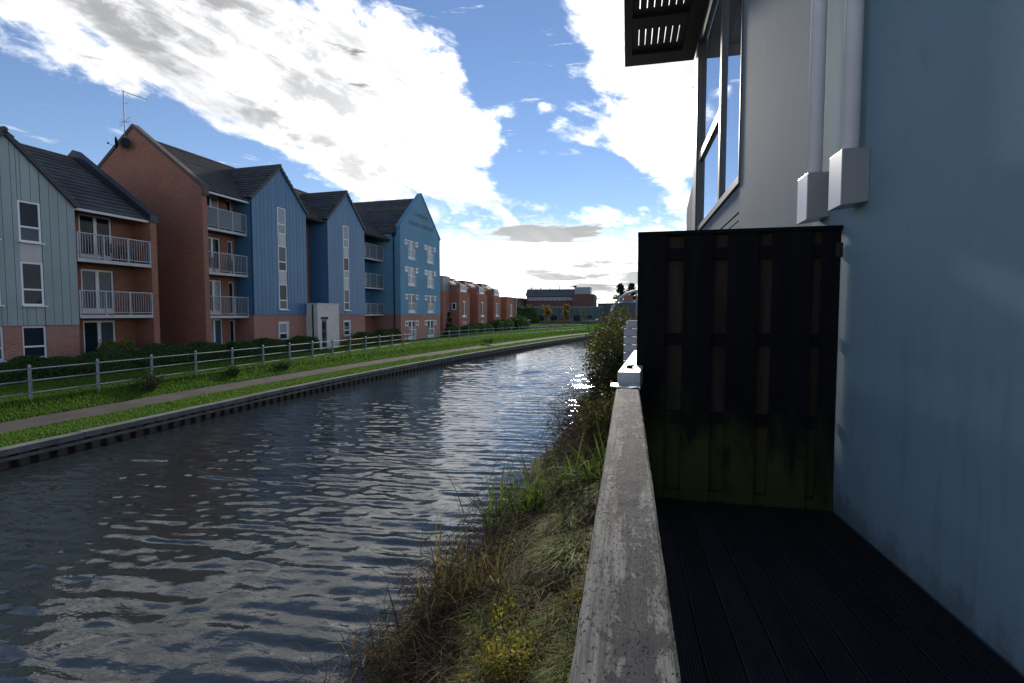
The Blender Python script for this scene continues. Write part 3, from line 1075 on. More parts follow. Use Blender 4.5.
# the clad gable's own roof
tile_roof(A, (0.12, gu0 - 0.12, 8.14), (-4.6, gu0 - 0.12, 8.14), (0.12, gm, ap + 0.09), (-4.6, gm, ap + 0.09), 10, ridge=False)
tile_roof(A, (0.12, gu1 + 0.12, 8.14), (-4.6, gu1 + 0.12, 8.14), (0.12, gm, ap + 0.09), (-4.6, gm, ap + 0.09), 10)
patio_chair(-0.7, -10.0, 5.92, 0.4, 'black patio chair on the upper balcony of the sage grey flats')
patio_chair(-0.6, -11.0, 5.92, -0.6, 'black patio chair before the white doors of the upper sage flats balcony')

# ------------------------------------------------------------------ blue gabled flats
Bb = Bld('apartment_building', 0, 5, 0.8, 'four storey red brick flats with three blue gables facing the canal', 'building')
B = Bb
gw = ['glass', 'glass', 'glass_curtain', 'glass_blind_sky']
# gable end wall
mb = MB()
mb.prism([(0.0, 0.4), (0.0, 10.58), (-4.93, 14.30), (-9.86, 10.58), (-9.86, 0.4)], 1, -6.12, -5.80)
B.part(mb, 'gable_wall', 'brick')
mb = MB()
mb.prism([(0.12, 10.40), (0.12, 10.66), (-4.93, 14.50), (-4.93, 14.28)], 1, -6.17, -5.75)
mb.prism([(-9.95, 10.40), (-9.95, 10.66), (-4.93, 14.50), (-4.93, 14.28)], 1, -6.17, -5.75)
B.part(mb, 'parapet_coping', 'coping_dark')
B.part(MB().box(0.0, 0.14, -6.14, -5.78, 10.1, 10.42), 'kneeler_stone', 'coping_dark')
B.part(MB().box(-9.86, -9.6, -5.8, 15.2, 0.4, 10.6), 'wall', 'brick')
# bay with balconies
dh = [(-4.75, -3.6, z_, z_ + 2.1) for z_ in (0.98, 3.36, 5.95, 8.48)]
dn = [(-3.05, -2.62, z_, z_ + 2.05) for z_ in (0.98, 3.38, 5.97, 8.5)]
mb = MB()
wall_v(mb, -1.4, -5.8, -2.48, 0.4, 10.75, dh + dn)
B.part(mb, 'wall', 'brick')
for h in dh:
    window(B, -1.45, *h, kind='door', glass=gw, sill=False, name='french_door')
for h in dn:
    window(B, -1.45, *h, kind='single', glass=gw, sill=False)
for zs, zt in ((8.30, 9.65), (5.72, 7.06), (3.15, 4.47)):
    balcony(B, -1.4, -0.42, -5.78, -2.50, zs, zt, style='glass' if zs > 8 else 'bars')
B.part(MB().box(-0.35, -0.2, -5.78, -2.45, 10.35, 10.46), 'gutter', 'gutter')
q = B.part(MB().box(-0.45, -0.41, -5.78, -2.5, 1.62, 1.68), 'balcony', 'galv')
for i in range(20):
    u = -5.7 + i * 0.16
    B.part(MB().box(-0.44, -0.42, u, u + 0.018, 0.85, 1.62), 'baluster', 'galv', q)


def blue_gable(u0, u1, wa, wb):
    um = (u0 + u1) / 2
    def zt(u): return 13.25 - abs(u - um) * (13.25 - 10.75) / ((u1 - u0) / 2)
    zw = [(8.83, 10.60), (6.32, 8.02), (3.70, 5.43)]
    cladding(B, 0.0, u0, u1, 3.34, zt, [(wa, wb, 3.64, 10.60)], 15, 'clad_blue')
    for i, (a, b_) in enumerate(zw):
        window(B, -0.01, wa, wb, a, b_, glass='glass_blind_sky' if i == 0 else gw, t=0.065, sill=(i == 2))  # top window: pale pane colour in place of reflected sky
    for (a, b_) in ((8.025, 8.825), (5.435, 6.315)):
        B.part(MB().box(-0.09, -0.012, wa + 0.003, wb - 0.003, a, b_), 'infill_panel', 'infill')
    mb = MB()
    hole = (wa - 0.12, wb + 0.12, 1.55, 2.90)
    wall_v(mb, -0.05, u0, u1, 0.4, 3.34, [hole])
    B.part(mb, 'wall', 'brick_pink')
    sur = MB()
    frame_boxes(sur, -0.14, -0.02, *hole, 0.10)
    B.part(sur, 'window_surround', 'porch')
    window(B, -0.06, hole[0] + 0.10, hole[1] - 0.10, hole[2] + 0.10, hole[3] - 0.10, glass=gw, sill=False)
    for us_ in (u0, u1):
        mb = MB()
        mb.quad((-0.05, us_, 3.3), (-2.6, us_, 3.3), (-2.6, us_, 10.8), (-0.05, us_, 10.8))
        mb.box(-2.6, -0.03, us_ + (0.003 if us_ == u0 else -0.05), us_ + (0.05 if us_ == u0 else -0.003), 3.34, 10.7)
        B.part(mb, 'side_cladding', 'clad_blue')
        mb = MB().quad((-0.05, us_, 0.4), (-2.6, us_, 0.4), (-2.6, us_, 3.34), (-0.05, us_, 3.34))
        B.part(mb, 'wall', 'brick_pink')
    for s in (-1, 1):
        ue = um + s * ((u1 - u0) / 2 + 0.14)
        ze = zt(um + (u1 - u0) / 2) - 0.14 * 0.95 + 0.10
        tile_roof(B, (0.10, ue, ze), (-5.2, ue, ze), (0.10, um, 13.38), (-5.2, um, 13.38), 12, ridge=(s == 1))


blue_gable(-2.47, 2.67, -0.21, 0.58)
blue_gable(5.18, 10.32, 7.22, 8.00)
# recess between the gables
mb = MB()
wall_v(mb, -1.75, 2.67, 5.18, 0.4, 10.75, [(3.4, 4.4, z_, z_ + 1.2) for z_ in (4.6, 7.2)])
B.part(mb, 'wall', 'brick')
for z_ in (4.6, 7.2):
    window(B, -1.85, 3.4, 4.4, z_, z_ + 1.2, glass=gw)
# bay with balconies before the end block
dh = [(10.7, 11.8, z_, z_ + 2.1) for z_ in (0.98, 3.36, 5.95, 8.48)]
mb = MB()
wall_v(mb, -2.2, 10.32, 15.2, 0.4, 3.34, dh[:1])
B.part(mb, 'wall', 'brick')
mb = MB()
wall_v(mb, -2.2, 10.32, 15.2, 3.34, 10.9, dh[1:])
B.part(mb, 'wall', 'clad_blue')
for h in dh:
    window(B, -2.25, *h, kind='door', glass=gw, sill=False, name='french_door')
for zs, zt in ((8.42, 9.88), (5.74, 7.16), (3.24, 4.39)):
    balcony(B, -2.2, -1.0, 10.35, 15.17, zs, zt, style='glass', posts=3)
# main roof
tile_roof(B, (-0.18, -5.79, 10.50), (-0.18, 15.4, 10.50), (-4.93, -5.79, 13.86), (-4.93, 15.4, 13.86), 19)
tile_roof(B, (-9.9, -5.79, 10.42), (-9.9, 15.4, 10.42), (-4.93, -5.79, 13.86), (-4.93, 15.4, 13.86), 10, ridge=False)
# end block: rendered gable
e0, e1, em = 15.2, 24.4, 19.8
hs = []
small = []
for zt in (10.74, 8.10, 5.40, 2.74):
    for ul in (16.15, 20.5):
        hs.append((ul + 0.62, ul + 2.22, zt - 1.85, zt))
        small += [(ul, ul + 0.56, zt - 0.52, zt - 0.02), (ul + 2.28, ul + 2.84, zt - 0.52, zt - 0.02)]
mb = MB()
lowh = [h for h in hs + small if h[3] < 3]
wall_v(mb, 0.80, e0, e1, 0.4, 3.34, lowh)
mb.quad((0.80, e0, 0.4), (-9, e0, 0.4), (-9, e0, 3.34), (0.80, e0, 3.34))
mb.quad((0.80, e1, 0.4), (-9, e1, 0.4), (-9, e1, 3.34), (0.80, e1, 3.34))
B.part(mb, 'wall', 'brick_pink')
mb = MB()
wall_v(mb, 0.83, e0 - 0.02, e1 + 0.02, 3.34, 11.75, [h for h in hs + small if h[3] > 3], 0.15)
mb.prism([(e0 - 0.02, 11.75), (e1 + 0.02, 11.75), (em, 15.72)], 0, 0.45, 0.83)
for ue in (e0 - 0.02, e1 + 0.02):
    mb.quad((0.83, ue, 3.34), (-9, ue, 3.34), (-9, ue, 11.2), (0.83, ue, 11.2))
    mb.quad((0.83, ue, 11.2), (0.45, ue, 11.2), (0.45, ue, 11.75), (0.83, ue, 11.75))
mb.quad((-9, e0, 0.4), (-9, e1, 0.4), (-9, e1, 11.2), (-9, e0, 11.2))
B.part(mb, 'gable_wall', 'render_blue')
for s in (-1, 1):
    ue = em + s * 4.72
    mb = MB()
    mb.prism([(ue, 11.68), (ue, 11.86), (em, 15.92), (em, 15.70)] if s < 0 else [(em, 15.70), (em, 15.92), (ue, 11.86), (ue, 11.68)], 0, 0.40, 0.89)
    B.part(mb, 'parapet_coping', 'render_blue')
    tile_roof(B, (0.45, ue - s * 0.05, 11.15), (-9.1, ue - s * 0.05, 11.15), (0.45, em, 15.3), (-9.1, em, 15.3), 18, ridge=(s == 1))
for h in hs:
    w = window(B, 0.76, *h, kind='door', glass='glass_blind_sky' if h[3] > 7 else ['glass', 'glass_curtain'], sill=False, t=0.09, name='french_window')  # upper rows: reflected sky is put into the pale pane colour
    gp = B.part(MB().box(0.85, 0.88, h[0] - 0.03, h[1] + 0.03, h[2] + 0.92, h[2] + 0.97), 'guard_rail', 'white_frame')
    B.part(MB().box(0.85, 0.88, h[0] - 0.03, h[1] + 0.03, h[2] - 0.06, h[2] - 0.01), 'bottom_rail', 'white_frame', gp)
    me = MB().box(0.855, 0.875, -0.012, 0.012, h[2] - 0.02 - B.o.z, h[2] + 0.93 - B.o.z).mesh('guard_bar', 'white_frame')
    for i in range(9):
        link('guard_bar', me, gp, (0, h[0] + (h[1] - h[0]) * i / 8 - B.o.y, 0))
for h in small:
    window(B, 0.82, *h, kind='single', glass='glass_blind_sky' if h[3] > 7 else 'glass', sill=False, t=0.10)  # upper flank panes carry the same painted sky paleness
B.part(MB().tube([(0.2, e0 - 0.12, 11.0), (0.2, e0 - 0.12, 0.9)], 0.06, 8), 'downpipe', 'metal_dark')
B.part(MB().box(0.05, 0.35, e0 - 0.25, e0 - 0.03, 10.85, 11.15), 'rainwater_hopper', 'metal_dark')


def lettering(B, txt, u, z, size, v, mat, parent=None):
    cu = bpy.data.curves.new('lettering', 'FONT')
    cu.body = txt
    cu.size = size
    cu.extrude = 0.015
    cu.align_x = 'CENTER'
    cu.space_character = 1.12
    ob = bpy.data.objects.new('lettering_source', cu)
    COL.objects.link(ob)
    dg = bpy.context.evaluated_depsgraph_get()
    me = bpy.data.meshes.new_from_object(ob.evaluated_get(dg))
    bpy.data.objects.remove(ob)
    bpy.data.curves.remove(cu)
    # text x -> +u, text y -> z, front -> +v
    me.transform(Matrix(((0, 0, 1, v), (1, 0, 0, u), (0, 1, 0, z), (0, 0, 0, 1))))
    me.transform(Matrix.Translation(-B.o))
    me.materials.clear()
    me.materials.append(M[mat])
    return link('lettering', me, B.root)


lettering(B, 'COVENTRY', 19.85, 13.28, 0.62, 0.85, 'letter')
lettering(B, 'CANAL COMPANY', 19.85, 12.32, 0.62, 0.85, 'letter')

# entrance porch
pr = B.part(MB().box(-1.7, 0.92, 2.55, 2.75, 0.4, 4.12).box(-1.7, 0.72, 4.95, 5.15, 0.4, 4.12).box(0.72, 0.92, 2.75, 3.02, 0.4, 4.12)
            .box(0.72, 0.92, 3.62, 5.15, 0.4, 4.12).box(0.72, 0.92, 3.02, 3.62, 2.95, 4.12).box(-1.7, 0.72, 2.75, 4.95, 3.9, 4.12), 'porch', 'porch')
B.part(MB().box(-1.72, 0.96, 2.5, 5.2, 4.12, 4.2), 'porch_coping', 'infill', pr)
B.part(MB().box(0.80, 0.86, 3.02, 3.62, 0.8, 2.95), 'door', 'frame_dark', pr)
B.part(MB().box(0.862, 0.87, 3.14, 3.50, 1.0, 2.8), 'door_pane', 'glass', pr)
B.part(MB().box(0.925, 0.96, 2.95, 3.75, 3.0, 3.18), 'name_board', 'metal_dark', pr)
B.part(MB().tube([(0.55, 2.5, 4.1), (0.55, 2.5, 0.8)], 0.05, 8), 'downpipe', 'metal_dark', pr)
for z_ in (5.9, 8.4):
    lt = B.part(MB().box(-1.0, -0.8, 2.675, 2.72, z_, z_ + 0.12), 'wall_lamp', 'white_frame')

# aerial and satellite dish on the gable
aer = empty('television_aerial', bw(-5.45, -6.2, 12.95), -TH)
tag(aer, 'tall thin television aerial mast fixed to the brick gable top', 'aerial')
MB().tube([(0, 0, 0), (0, 0, 3.45)], 0.028, 8).build('mast', 'galv', aer)
MB().tube([(0.0, -0.1, 3.42), (0.0, 1.5, 3.52)], 0.018, 6).build('boom', 'galv', aer)
for i in range(9):
    t = i * 0.17
    MB().tube([(-0.12, t, 3.43 + t * 0.06), (0.12, t, 3.43 + t * 0.06)], 0.006, 5).build('element', 'galv', aer)
MB().tube([(0, 0, 2.75), (0.25, 0.05, 2.75)], 0.012, 6).build('bracket', 'galv', aer)
MB().tube([(-0.45, 0.05, 1.72), (0.4, 0.05, 1.68)], 0.012, 6).build('cross_bar', 'galv', aer)
for s in (-1, 1):
    MB().tube([(s * 0.05, 0, 1.7), (s * 0.42, 0.05, 1.95), (s * 0.42, 0.05, 1.45), (s * 0.05, 0, 1.7)], 0.010, 5).build('loop', 'galv', aer)


def dish(v, u, z, r, label, rot):
    o = empty('satellite_dish', bw(v, u, z), rot)
    tag(o, label, 'satellite dish', 'dishes by the aerial')
    mb = MB()
    n, k_ = 20, 5
    vs, fs = [(0, 0.0, 0)], []
    for j in range(1, k_ + 1):
        rr = r * j / k_
        for i in range(n):
            a = 2 * math.pi * i / n
            vs.append((rr * math.cos(a), -0.22 * r * (j / k_) ** 2, rr * math.sin(a) * 1.08))
    for i in range(n):
        fs.append((0, 1 + i, 1 + (i + 1) % n))
    for j in range(k_ - 1):
        for i in range(n):
            a, b_ = 1 + j * n + i, 1 + j * n + (i + 1) % n
            fs.append((a, b_, b_ + n, a + n))
    mb.add(vs, fs)
    d = mb.build('reflector', 'metal_dark', o, smooth=True)
    sm = d.modifiers.new('thick', 'SOLIDIFY')
    sm.thickness = 0.015
    MB().tube([(0, 0, -r * 0.9), (0, -0.45, -0.1)], 0.012, 6).build('feed_arm', 'metal_dark', o)
    MB().box(-0.03, 0.03, -0.5, -0.42, -0.14, -0.04).build('receiver', 'metal_dark', o)
    MB().tube([(0, 0.02, 0), (0.0, 0.30, -0.1)], 0.02, 6).build('bracket', 'galv', o)


dish(-5.7, -6.45, 13.38, 0.31, 'dark satellite dish left of the aerial mast', -0.9)
dish(-5.1, -6.42, 13.3, 0.27, 'dark satellite dish right of the aerial mast, lower one', 0.5)
patio_chair(-0.9, -3.1, 5.92, 0.3, 'dark patio chair on the middle balcony beside the first blue gable')
patio_chair(-0.85, -4.9, 5.92, -0.5, 'dark patio chair on the middle balcony next to the brick gable end')

# ------------------------------------------------------------------ terraced brick houses beyond
names = ['nearest brick townhouse of the row beyond the blue flats', 'second brick townhouse of the far row, counted from the blue flats',
         'third brick townhouse of the far row, counted from the blue flats', 'last low brick townhouse at the far end of the row']
fr = [(32.2, 36.0), (39.3, 43.3), (46.5, 50.1), (53.4, 58.9)]
for i, (a, b_) in enumerate(fr):
    T = Bld('townhouse', 0, a, 0.8, names[i], 'house', 'brick townhouses in a row')
    nxt = fr[i + 1][0] if i < 3 else b_
    um = (a + b_) / 2
    wh = [(um - 0.75, um + 0.75, 3.0, 5.1), (um - 0.75, um + 0.75, 1.2, 2.4)]
    mb = MB()
    wall_v(mb, 0, a, b_, 0.4, 6.15, wh)
    mb.quad((0, a, 0.4), (-9, a, 0.4), (-9, a, 6.15), (0, a, 6.15))
    mb.quad((0, b_, 0.4), (-9, b_, 0.4), (-9, b_, 6.15), (0, b_, 6.15))
    mb.quad((0, a, 6.15), (0, b_, 6.15), (-9, b_, 6.15), (-9, a, 6.15))
    if nxt > b_:
        mb.box(-9, -2.0, b_, nxt, 0.4, 5.9)
    T.part(mb, 'wall', 'brick_orange')
    for h in wh:
        window(T, -0.06, *h, kind='door' if h[2] > 2.5 else 'transom', glass=['glass_curtain', 'glass_blind_sky'], t=0.10, sill=True)
    if i < 3:
        mb = MB()
        mb.prism([(-9, 6.15), (-9, 8.0), (-2.4, 8.0), (-0.25, 6.75), (-0.25, 6.15)], 1, a + 0.05, b_ - 0.05)
        T.part(mb, 'upper_storey', 'brick_orange')
        mb = MB()
        mb.prism([(-9.2, 8.02), (-9.2, 8.16), (-2.2, 8.16), (-2.2, 8.02)], 1, a - 0.25, b_ + 0.25)
        rf = T.part(mb, 'roof', 'coping_dark')
        mb = MB()
        mb.prism([(-2.15, 7.93), (-2.10, 8.03), (-0.1, 6.86), (-0.15, 6.76)], 1, a - 0.02, a + 0.25)
        mb.prism([(-2.15, 7.93), (-2.10, 8.03), (-0.1, 6.86), (-0.15, 6.76)], 1, b_ - 0.25, b_ + 0.02)
        T.part(mb, 'raking_coping', 'coping_dark', rf)
        # dormer window in the slope
        mb = MB()
        mb.box(-1.9, -0.22, um - 1.1, um + 1.1, 6.2, 7.35)
        T.part(mb, 'dormer', 'zinc', rf)
        window(T, -0.14, um - 1.0, um + 1.0, 6.3, 7.25, kind='door', glass=['glass', 'glass_curtain'], sill=False, t=0.09)
    if i == 0:
        # side wall towards the camera with blue strip and small window, zinc box on top
        T.part(MB().box(-2.55, -1.05, a - 0.05, a - 0.003, 4.0, 4.75), 'blue_panel', 'clad_blue')
        fw = T.part(MB().box(-1.0, -0.42, a - 0.06, a - 0.003, 3.95, 4.85), 'window', 'white_frame')
        T.part(MB().box(-0.9, -0.52, a - 0.07, a - 0.062, 4.05, 4.75), 'pane', 'glass', fw)
        T.part(MB().box(-4.5, -1.3, a - 2.2, a + 0.04, 6.3, 8.2), 'zinc_dormer', 'zinc')
        T.part(MB().box(-9, -1.3, a - 2.2, a - 0.002, 0.4, 6.3), 'wall', 'brick_orange')
        T.part(MB().box(-1.29, -1.25, a - 1.3, a - 0.6, 0.8, 2.7), 'door', 'frame_dark')
    if i == 3:
        T.part(MB().box(0.0, 0.25, b_ - 0.5, b_ - 0.2, 0.8, 6.2), 'fin', 'pale_panel')
        T.part(MB().box(-9.1, 0.12, a - 0.1, b_ + 0.1, 6.17, 6.3), 'roof', 'zinc')
        vt = T.part(MB().box(-3.0, -2.7, a + 0.6, a + 0.9, 6.3, 7.0), 'chimney', 'metal_dark')
        T.part(MB().box(-3.0, -2.7, a + 1.4, a + 1.7, 6.3, 6.9), 'vent', 'metal_dark')

# ------------------------------------------------------------------ far buildings
def wbox_thing(name, label, cat, loc):
    o = empty(name, loc)
    tag(o, label, cat)
    return o


D = wbox_thing('factory_building', 'distant red brick works with grey curved sheet roof', 'building', (-24, 165, 0.8))
MB().box(-8.5, 6.8, 0, 18, 0, 8.4).build('wall', 'brick_backlit', D)
MB().prism([(-0.3, 8.4), (-0.3, 9.0), (2, 10.7), (5, 11.4), (12, 11.4), (18.3, 8.4)], 0, -8.7, 6.9).build('roof', 'roof_grey', D)
MB().box(-8.3, 6.6, -0.35, -0.02, 6.9, 8.0).build('window_band', 'pale_panel', D)
MB().box(-2.2, 6.4, -0.4, -0.02, 3.6, 5.0).build('window_band', 'pale_panel', D)
for i in range(9):
    MB().box(-8.0 + i * 1.62, -7.9 + i * 1.62, -0.42, -0.36, 6.95, 7.95).build('mullion', 'metal_dark', D)
for i in range(5):
    MB().box(-7.5 + i * 3.1, -7.3 + i * 3.1, 3.0, 3.3, 10.9, 11.9).build('roof_vent', 'metal_dark', D)
D2 = wbox_thing('factory_building', 'plain backlit brick block with a pale plant room, right of the far works', 'building', (-12.2, 163, 0.8))
MB().box(-5.0, 1.6, 0, 16, 0, 8.9).build('wall', 'brick_backlit', D2)
MB().box(-4.6, 0.4, 1, 8, 8.9, 10.9).build('plant_room', 'pale_panel', D2)
MB().box(-4.7, 0.5, 0.9, 8.1, 10.9, 11.1).build('roof', 'zinc', D2)
D3 = wbox_thing('factory_building', 'low grey and brick block at the left end of the far works', 'building', (-37, 160, 0.8))
MB().box(-5.5, 3.4, 0, 14, 0, 7.4).build('wall', 'brick_backlit', D3)
MB().box(-5.0, 1.5, -0.2, -0.02, 3.8, 6.9).build('glazing', 'pale_panel', D3)
MB().box(-5.8, 3.7, -0.3, 14.2, 7.4, 7.7).build('roof', 'zinc', D3)
D4 = wbox_thing('glazed_building', 'long low teal glazed building in front of the far brick works', 'building', (-21, 155, 0.8))
MB().box(-13.5, 13.3, 0, 7, 0, 4.6).build('wall', 'teal', D4)
MB().box(-13.7, 13.6, -0.3, 7.2, 4.6, 4.85).build('roof', 'zinc', D4)
for i in range(16):
    MB().box(-13.3 + i * 1.75, -13.2 + i * 1.75, -0.06, -0.005, 1.5, 4.55).build('mullion', 'metal_dark', D4)
MB().box(-13.4, 13.2, -0.10, -0.01, 0.05, 1.4).build('plinth', 'concrete', D4)
for i in range(6):
    MB().box(-9 + i * 3.5, -7.0 + i * 3.5, -0.14, -0.11, 0.5, 2.3).build('pane', 'glass', D4)
D5 = wbox_thing('warehouse', 'long low grey sheet warehouse behind the right hand bushes', 'building', (4, 175, 0.8))
MB().box(-14, 30, 0, 12, 0, 6.3).build('wall', 'roof_grey', D5)
MB().prism([(-0.4, 6.3), (6, 7.6), (12.4, 6.3)], 0, -14.3, 30.3).build('roof', 'zinc', D5)
MB().box(-5.5, -2.5, 4, 7, 7.2, 9.0).build('roof_plant', 'brick', D5)

# lamp post and far arch
lp = empty('lamp_post', (-25.4, 126, 0.8))
tag(lp, 'tall thin dark lamp post before the far brick works', 'lamp post')
MB().tube([(0, 0, 0), (0, 0, 7.8)], 0.11, 8, 0.06).build('pole', 'metal_dark', lp)
MB().tube([(0, 0, 7.7), (0.7, 0, 7.85)], 0.045, 6).build('bracket', 'metal_dark', lp)
MB().box(0.6, 1.1, -0.12, 0.12, 7.76, 7.88).build('lantern', 'metal_dark', lp)
arch = empty('steel_arch', (1.2, 30, 0.9))
tag(arch, 'thin pale curved steel arch rising above the right hand bushes', 'arch')
MB().tube([(-2.45 + 0.0, 0, 0.0), (-2.4, 0, 1.6), (-2.1, 0, 2.85), (-1.67, 0, 3.42), (-1.22, 0, 3.70), (-0.85, 0, 3.80), (-0.3, 0, 3.80), (0.4, 0, 3.55), (1.0, 0, 2.85), (1.3, 0, 1.6), (1.35, 0, 0)], 0.075, 8).build('tube', 'white_board', arch, smooth=True)
MB().tube([(-0.75, 0, 3.78), (-0.75, 0, 0.0)], 0.035, 8).build('upright', 'galv', arch)


# ------------------------------------------------------------------ cars
def car(x, y, rz, paint, label):
    o = empty('parked_car', (x, y, 0.81), rz)
    tag(o, label, 'car', 'cars parked by the far buildings')
    prof = [(-2.05, 0.25), (-2.1, 0.62), (-1.95, 0.88), (-1.1, 0.95), (-0.55, 1.40), (0.75, 1.44), (1.55, 0.98), (2.0, 0.90), (2.08, 0.55), (2.02, 0.25)]
    mb = MB().prism(prof, 1, -0.82, 0.82)
    bo = mb.build('body', paint, o)
    bevel(bo, 0.08, 2)
    for s in (-1, 1):
        MB().prism([(-0.98, 0.97), (-0.52, 1.34), (0.05, 1.36), (0.05, 0.97)], 1, s * 0.826, s * 0.832).build('side_window', 'glass', o)
        MB().prism([(0.12, 0.97), (0.12, 1.36), (0.70, 1.38), (1.30, 0.99)], 1, s * 0.826, s * 0.832).build('side_window', 'glass', o)
        MB().box(-2.13, -2.07, s * 0.6 - 0.14, s * 0.6 + 0.14, 0.62, 0.76).build('headlight', 'white_frame', o)
        MB().box(2.05, 2.10, s * 0.62 - 0.12, s * 0.62 + 0.12, 0.66, 0.84).build('tail_light', 'lamp_red', o)
        for wx in (-1.3, 1.28):
            w_ = MB().tube([(wx, s * 0.66, 0.31), (wx, s * 0.85, 0.31)], 0.31, 16).build('tyre', 'tyre', o)
            MB().tube([(wx, s * 0.84, 0.31), (wx, s * 0.86, 0.31)], 0.19, 12).build('rim', 'galv', w_)
    MB().quad((-1.12, -0.7, 0.965), (-1.12, 0.7, 0.965), (-0.585, 0.66, 1.40), (-0.585, -0.66, 1.40)).build('windscreen', 'glass', o)


car(-22.7, 107, R(70), 'car_white', 'white car parked at the end of the brick townhouse row')
car(-19.0, 149, R(5), 'car_red', 'dark red car parked before the teal glazed building, left one')
car(-10.5, 150, R(-4), 'car_grey', 'grey car parked before the teal glazed building, right one')
wb_ = empty('wheelie_bin', (-20.7, 107.5, 0.81), 0.3)
tag(wb_, 'black wheelie bin standing beside the white car', 'bin')
MB().prism([(-0.28, 0.05), (0.28, 0.05), (0.36, 1.25), (-0.36, 1.25)], 1, -0.4, 0.4).build('body', 'plastic_black', wb_)
MB().box(-0.40, 0.40, -0.44, 0.44, 1.25, 1.33).build('lid', 'plastic_black', wb_)


# ------------------------------------------------------------------ hedges, trees, bushes
def hedge(name, label, c, sx_, sy, h, mat='hedge', rz=-TH, n=2600, size=0.09, seed=1, group=None, cat='hedge', round_=2.6):
    rs = np.random.RandomState(seed)
    o = empty(name, c, rz)
    tag(o, label, cat, group)
    # superellipsoid shell and interior
    d = rs.normal(size=(n, 3))
    d /= np.linalg.norm(d, axis=1)[:, None]
    p = round_ * 2
    rad = 1.0 / (np.abs(d[:, 0]) ** p + np.abs(d[:, 1]) ** p + np.abs(d[:, 2]) ** p) ** (1 / p)
    pts = d * rad[:, None] * rs.uniform(0.88, 1.03, n)[:, None]
    pts[:, 2] = np.abs(pts[:, 2])
    wob = 1 + 0.10 * np.sin(pts[:, 1] * sy * 2.3 + seed) + 0.07 * np.sin(pts[:, 1] * sy * 5.1 + 2 * seed)
    pts *= np.array([sx_, sy, h])
    pts[:, 2] *= wob
    v, f = leaves(pts, rs.uniform(0.6, 1.4, n) * size, rs, 0.1, 0.7)
    np_mesh('foliage', v, f, mat, o)
    # dense dark twig core that follows the same outline, with an uneven surface
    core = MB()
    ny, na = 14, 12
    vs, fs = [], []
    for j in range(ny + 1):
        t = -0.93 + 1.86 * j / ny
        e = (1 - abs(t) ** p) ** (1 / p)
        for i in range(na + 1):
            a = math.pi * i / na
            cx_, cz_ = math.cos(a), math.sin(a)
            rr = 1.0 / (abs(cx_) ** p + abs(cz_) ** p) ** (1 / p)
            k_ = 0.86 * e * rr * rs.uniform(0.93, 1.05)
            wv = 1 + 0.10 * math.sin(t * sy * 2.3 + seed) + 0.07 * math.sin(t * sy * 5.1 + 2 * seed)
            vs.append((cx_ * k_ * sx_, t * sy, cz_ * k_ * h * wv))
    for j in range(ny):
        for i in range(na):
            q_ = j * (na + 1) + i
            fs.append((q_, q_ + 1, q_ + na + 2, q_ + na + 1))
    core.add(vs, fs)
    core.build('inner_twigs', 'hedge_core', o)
    return o


def tree(name, label, loc, h, crown, mat, n=1500, size=0.25, seed=1, trunk=0.1, cat='tree', group=None, shape='round'):
    """crown = (radius, z0, z1) above the base"""
    rs = np.random.RandomState(seed)
    o = empty(name, loc)
    tag(o, label, cat, group)
    r, z0, z1 = crown
    lean = rs.uniform(-0.1, 0.1, 2)
    path = [(0, 0, -0.1), (lean[0] * 0.4, lean[1] * 0.4, h * 0.35), (lean[0], lean[1], h * 0.75), (lean[0] * 1.3, lean[1] * 1.3, h * 0.93)]
    MB().tube(path, trunk, 7, trunk * 0.25).build('trunk', 'bark', o)
    tw = MB()
    pts = []
    nb = 16 if shape != 'cone' else 70
    for i in range(nb):
        a = rs.uniform(0, 6.28)
        zz = z0 + (z1 - z0) * rs.uniform(0.0, 0.8 if shape != 'cone' else 0.97)
        if shape == 'cone':
            ext = r * math.sqrt(max(0.02, 1 - ((zz - z0) / (z1 - z0)) ** 2.2)) * rs.uniform(0.6, 1.05)
        else:
            t = (zz - z0) / (z1 - z0)
            ext = r * math.sqrt(max(0.05, 1 - (2 * t - 0.9) ** 2)) * rs.uniform(0.65, 1.1)
        e_ = Vector((math.cos(a) * ext, math.sin(a) * ext, zz + ext * (0.15 if shape == 'cone' else 0.45)))
        s_ = Vector((lean[0] * zz / h, lean[1] * zz / h, max(0.3, zz - ext * 0.25)))
        m_ = s_.lerp(e_, 0.5) + Vector((0, 0, 0.08 * ext))
        tw.tube([s_, m_, e_], trunk * 0.3, 5, trunk * 0.06)
        for j in range(n // nb):
            t = rs.uniform(0.25, 1.08)
            p = s_.lerp(e_, t)
            pts.append(np.array(p) + rs.normal(size=3) * r * (0.16 if shape != 'cone' else 0.10))
    tw.build('limbs', 'bark', o)
    pts = np.array(pts)
    v, f = leaves(pts, rs.uniform(0.6, 1.4, len(pts)) * size, rs, 0.0, 0.7)
    np_mesh('crown', v, f, mat, o)
    return o


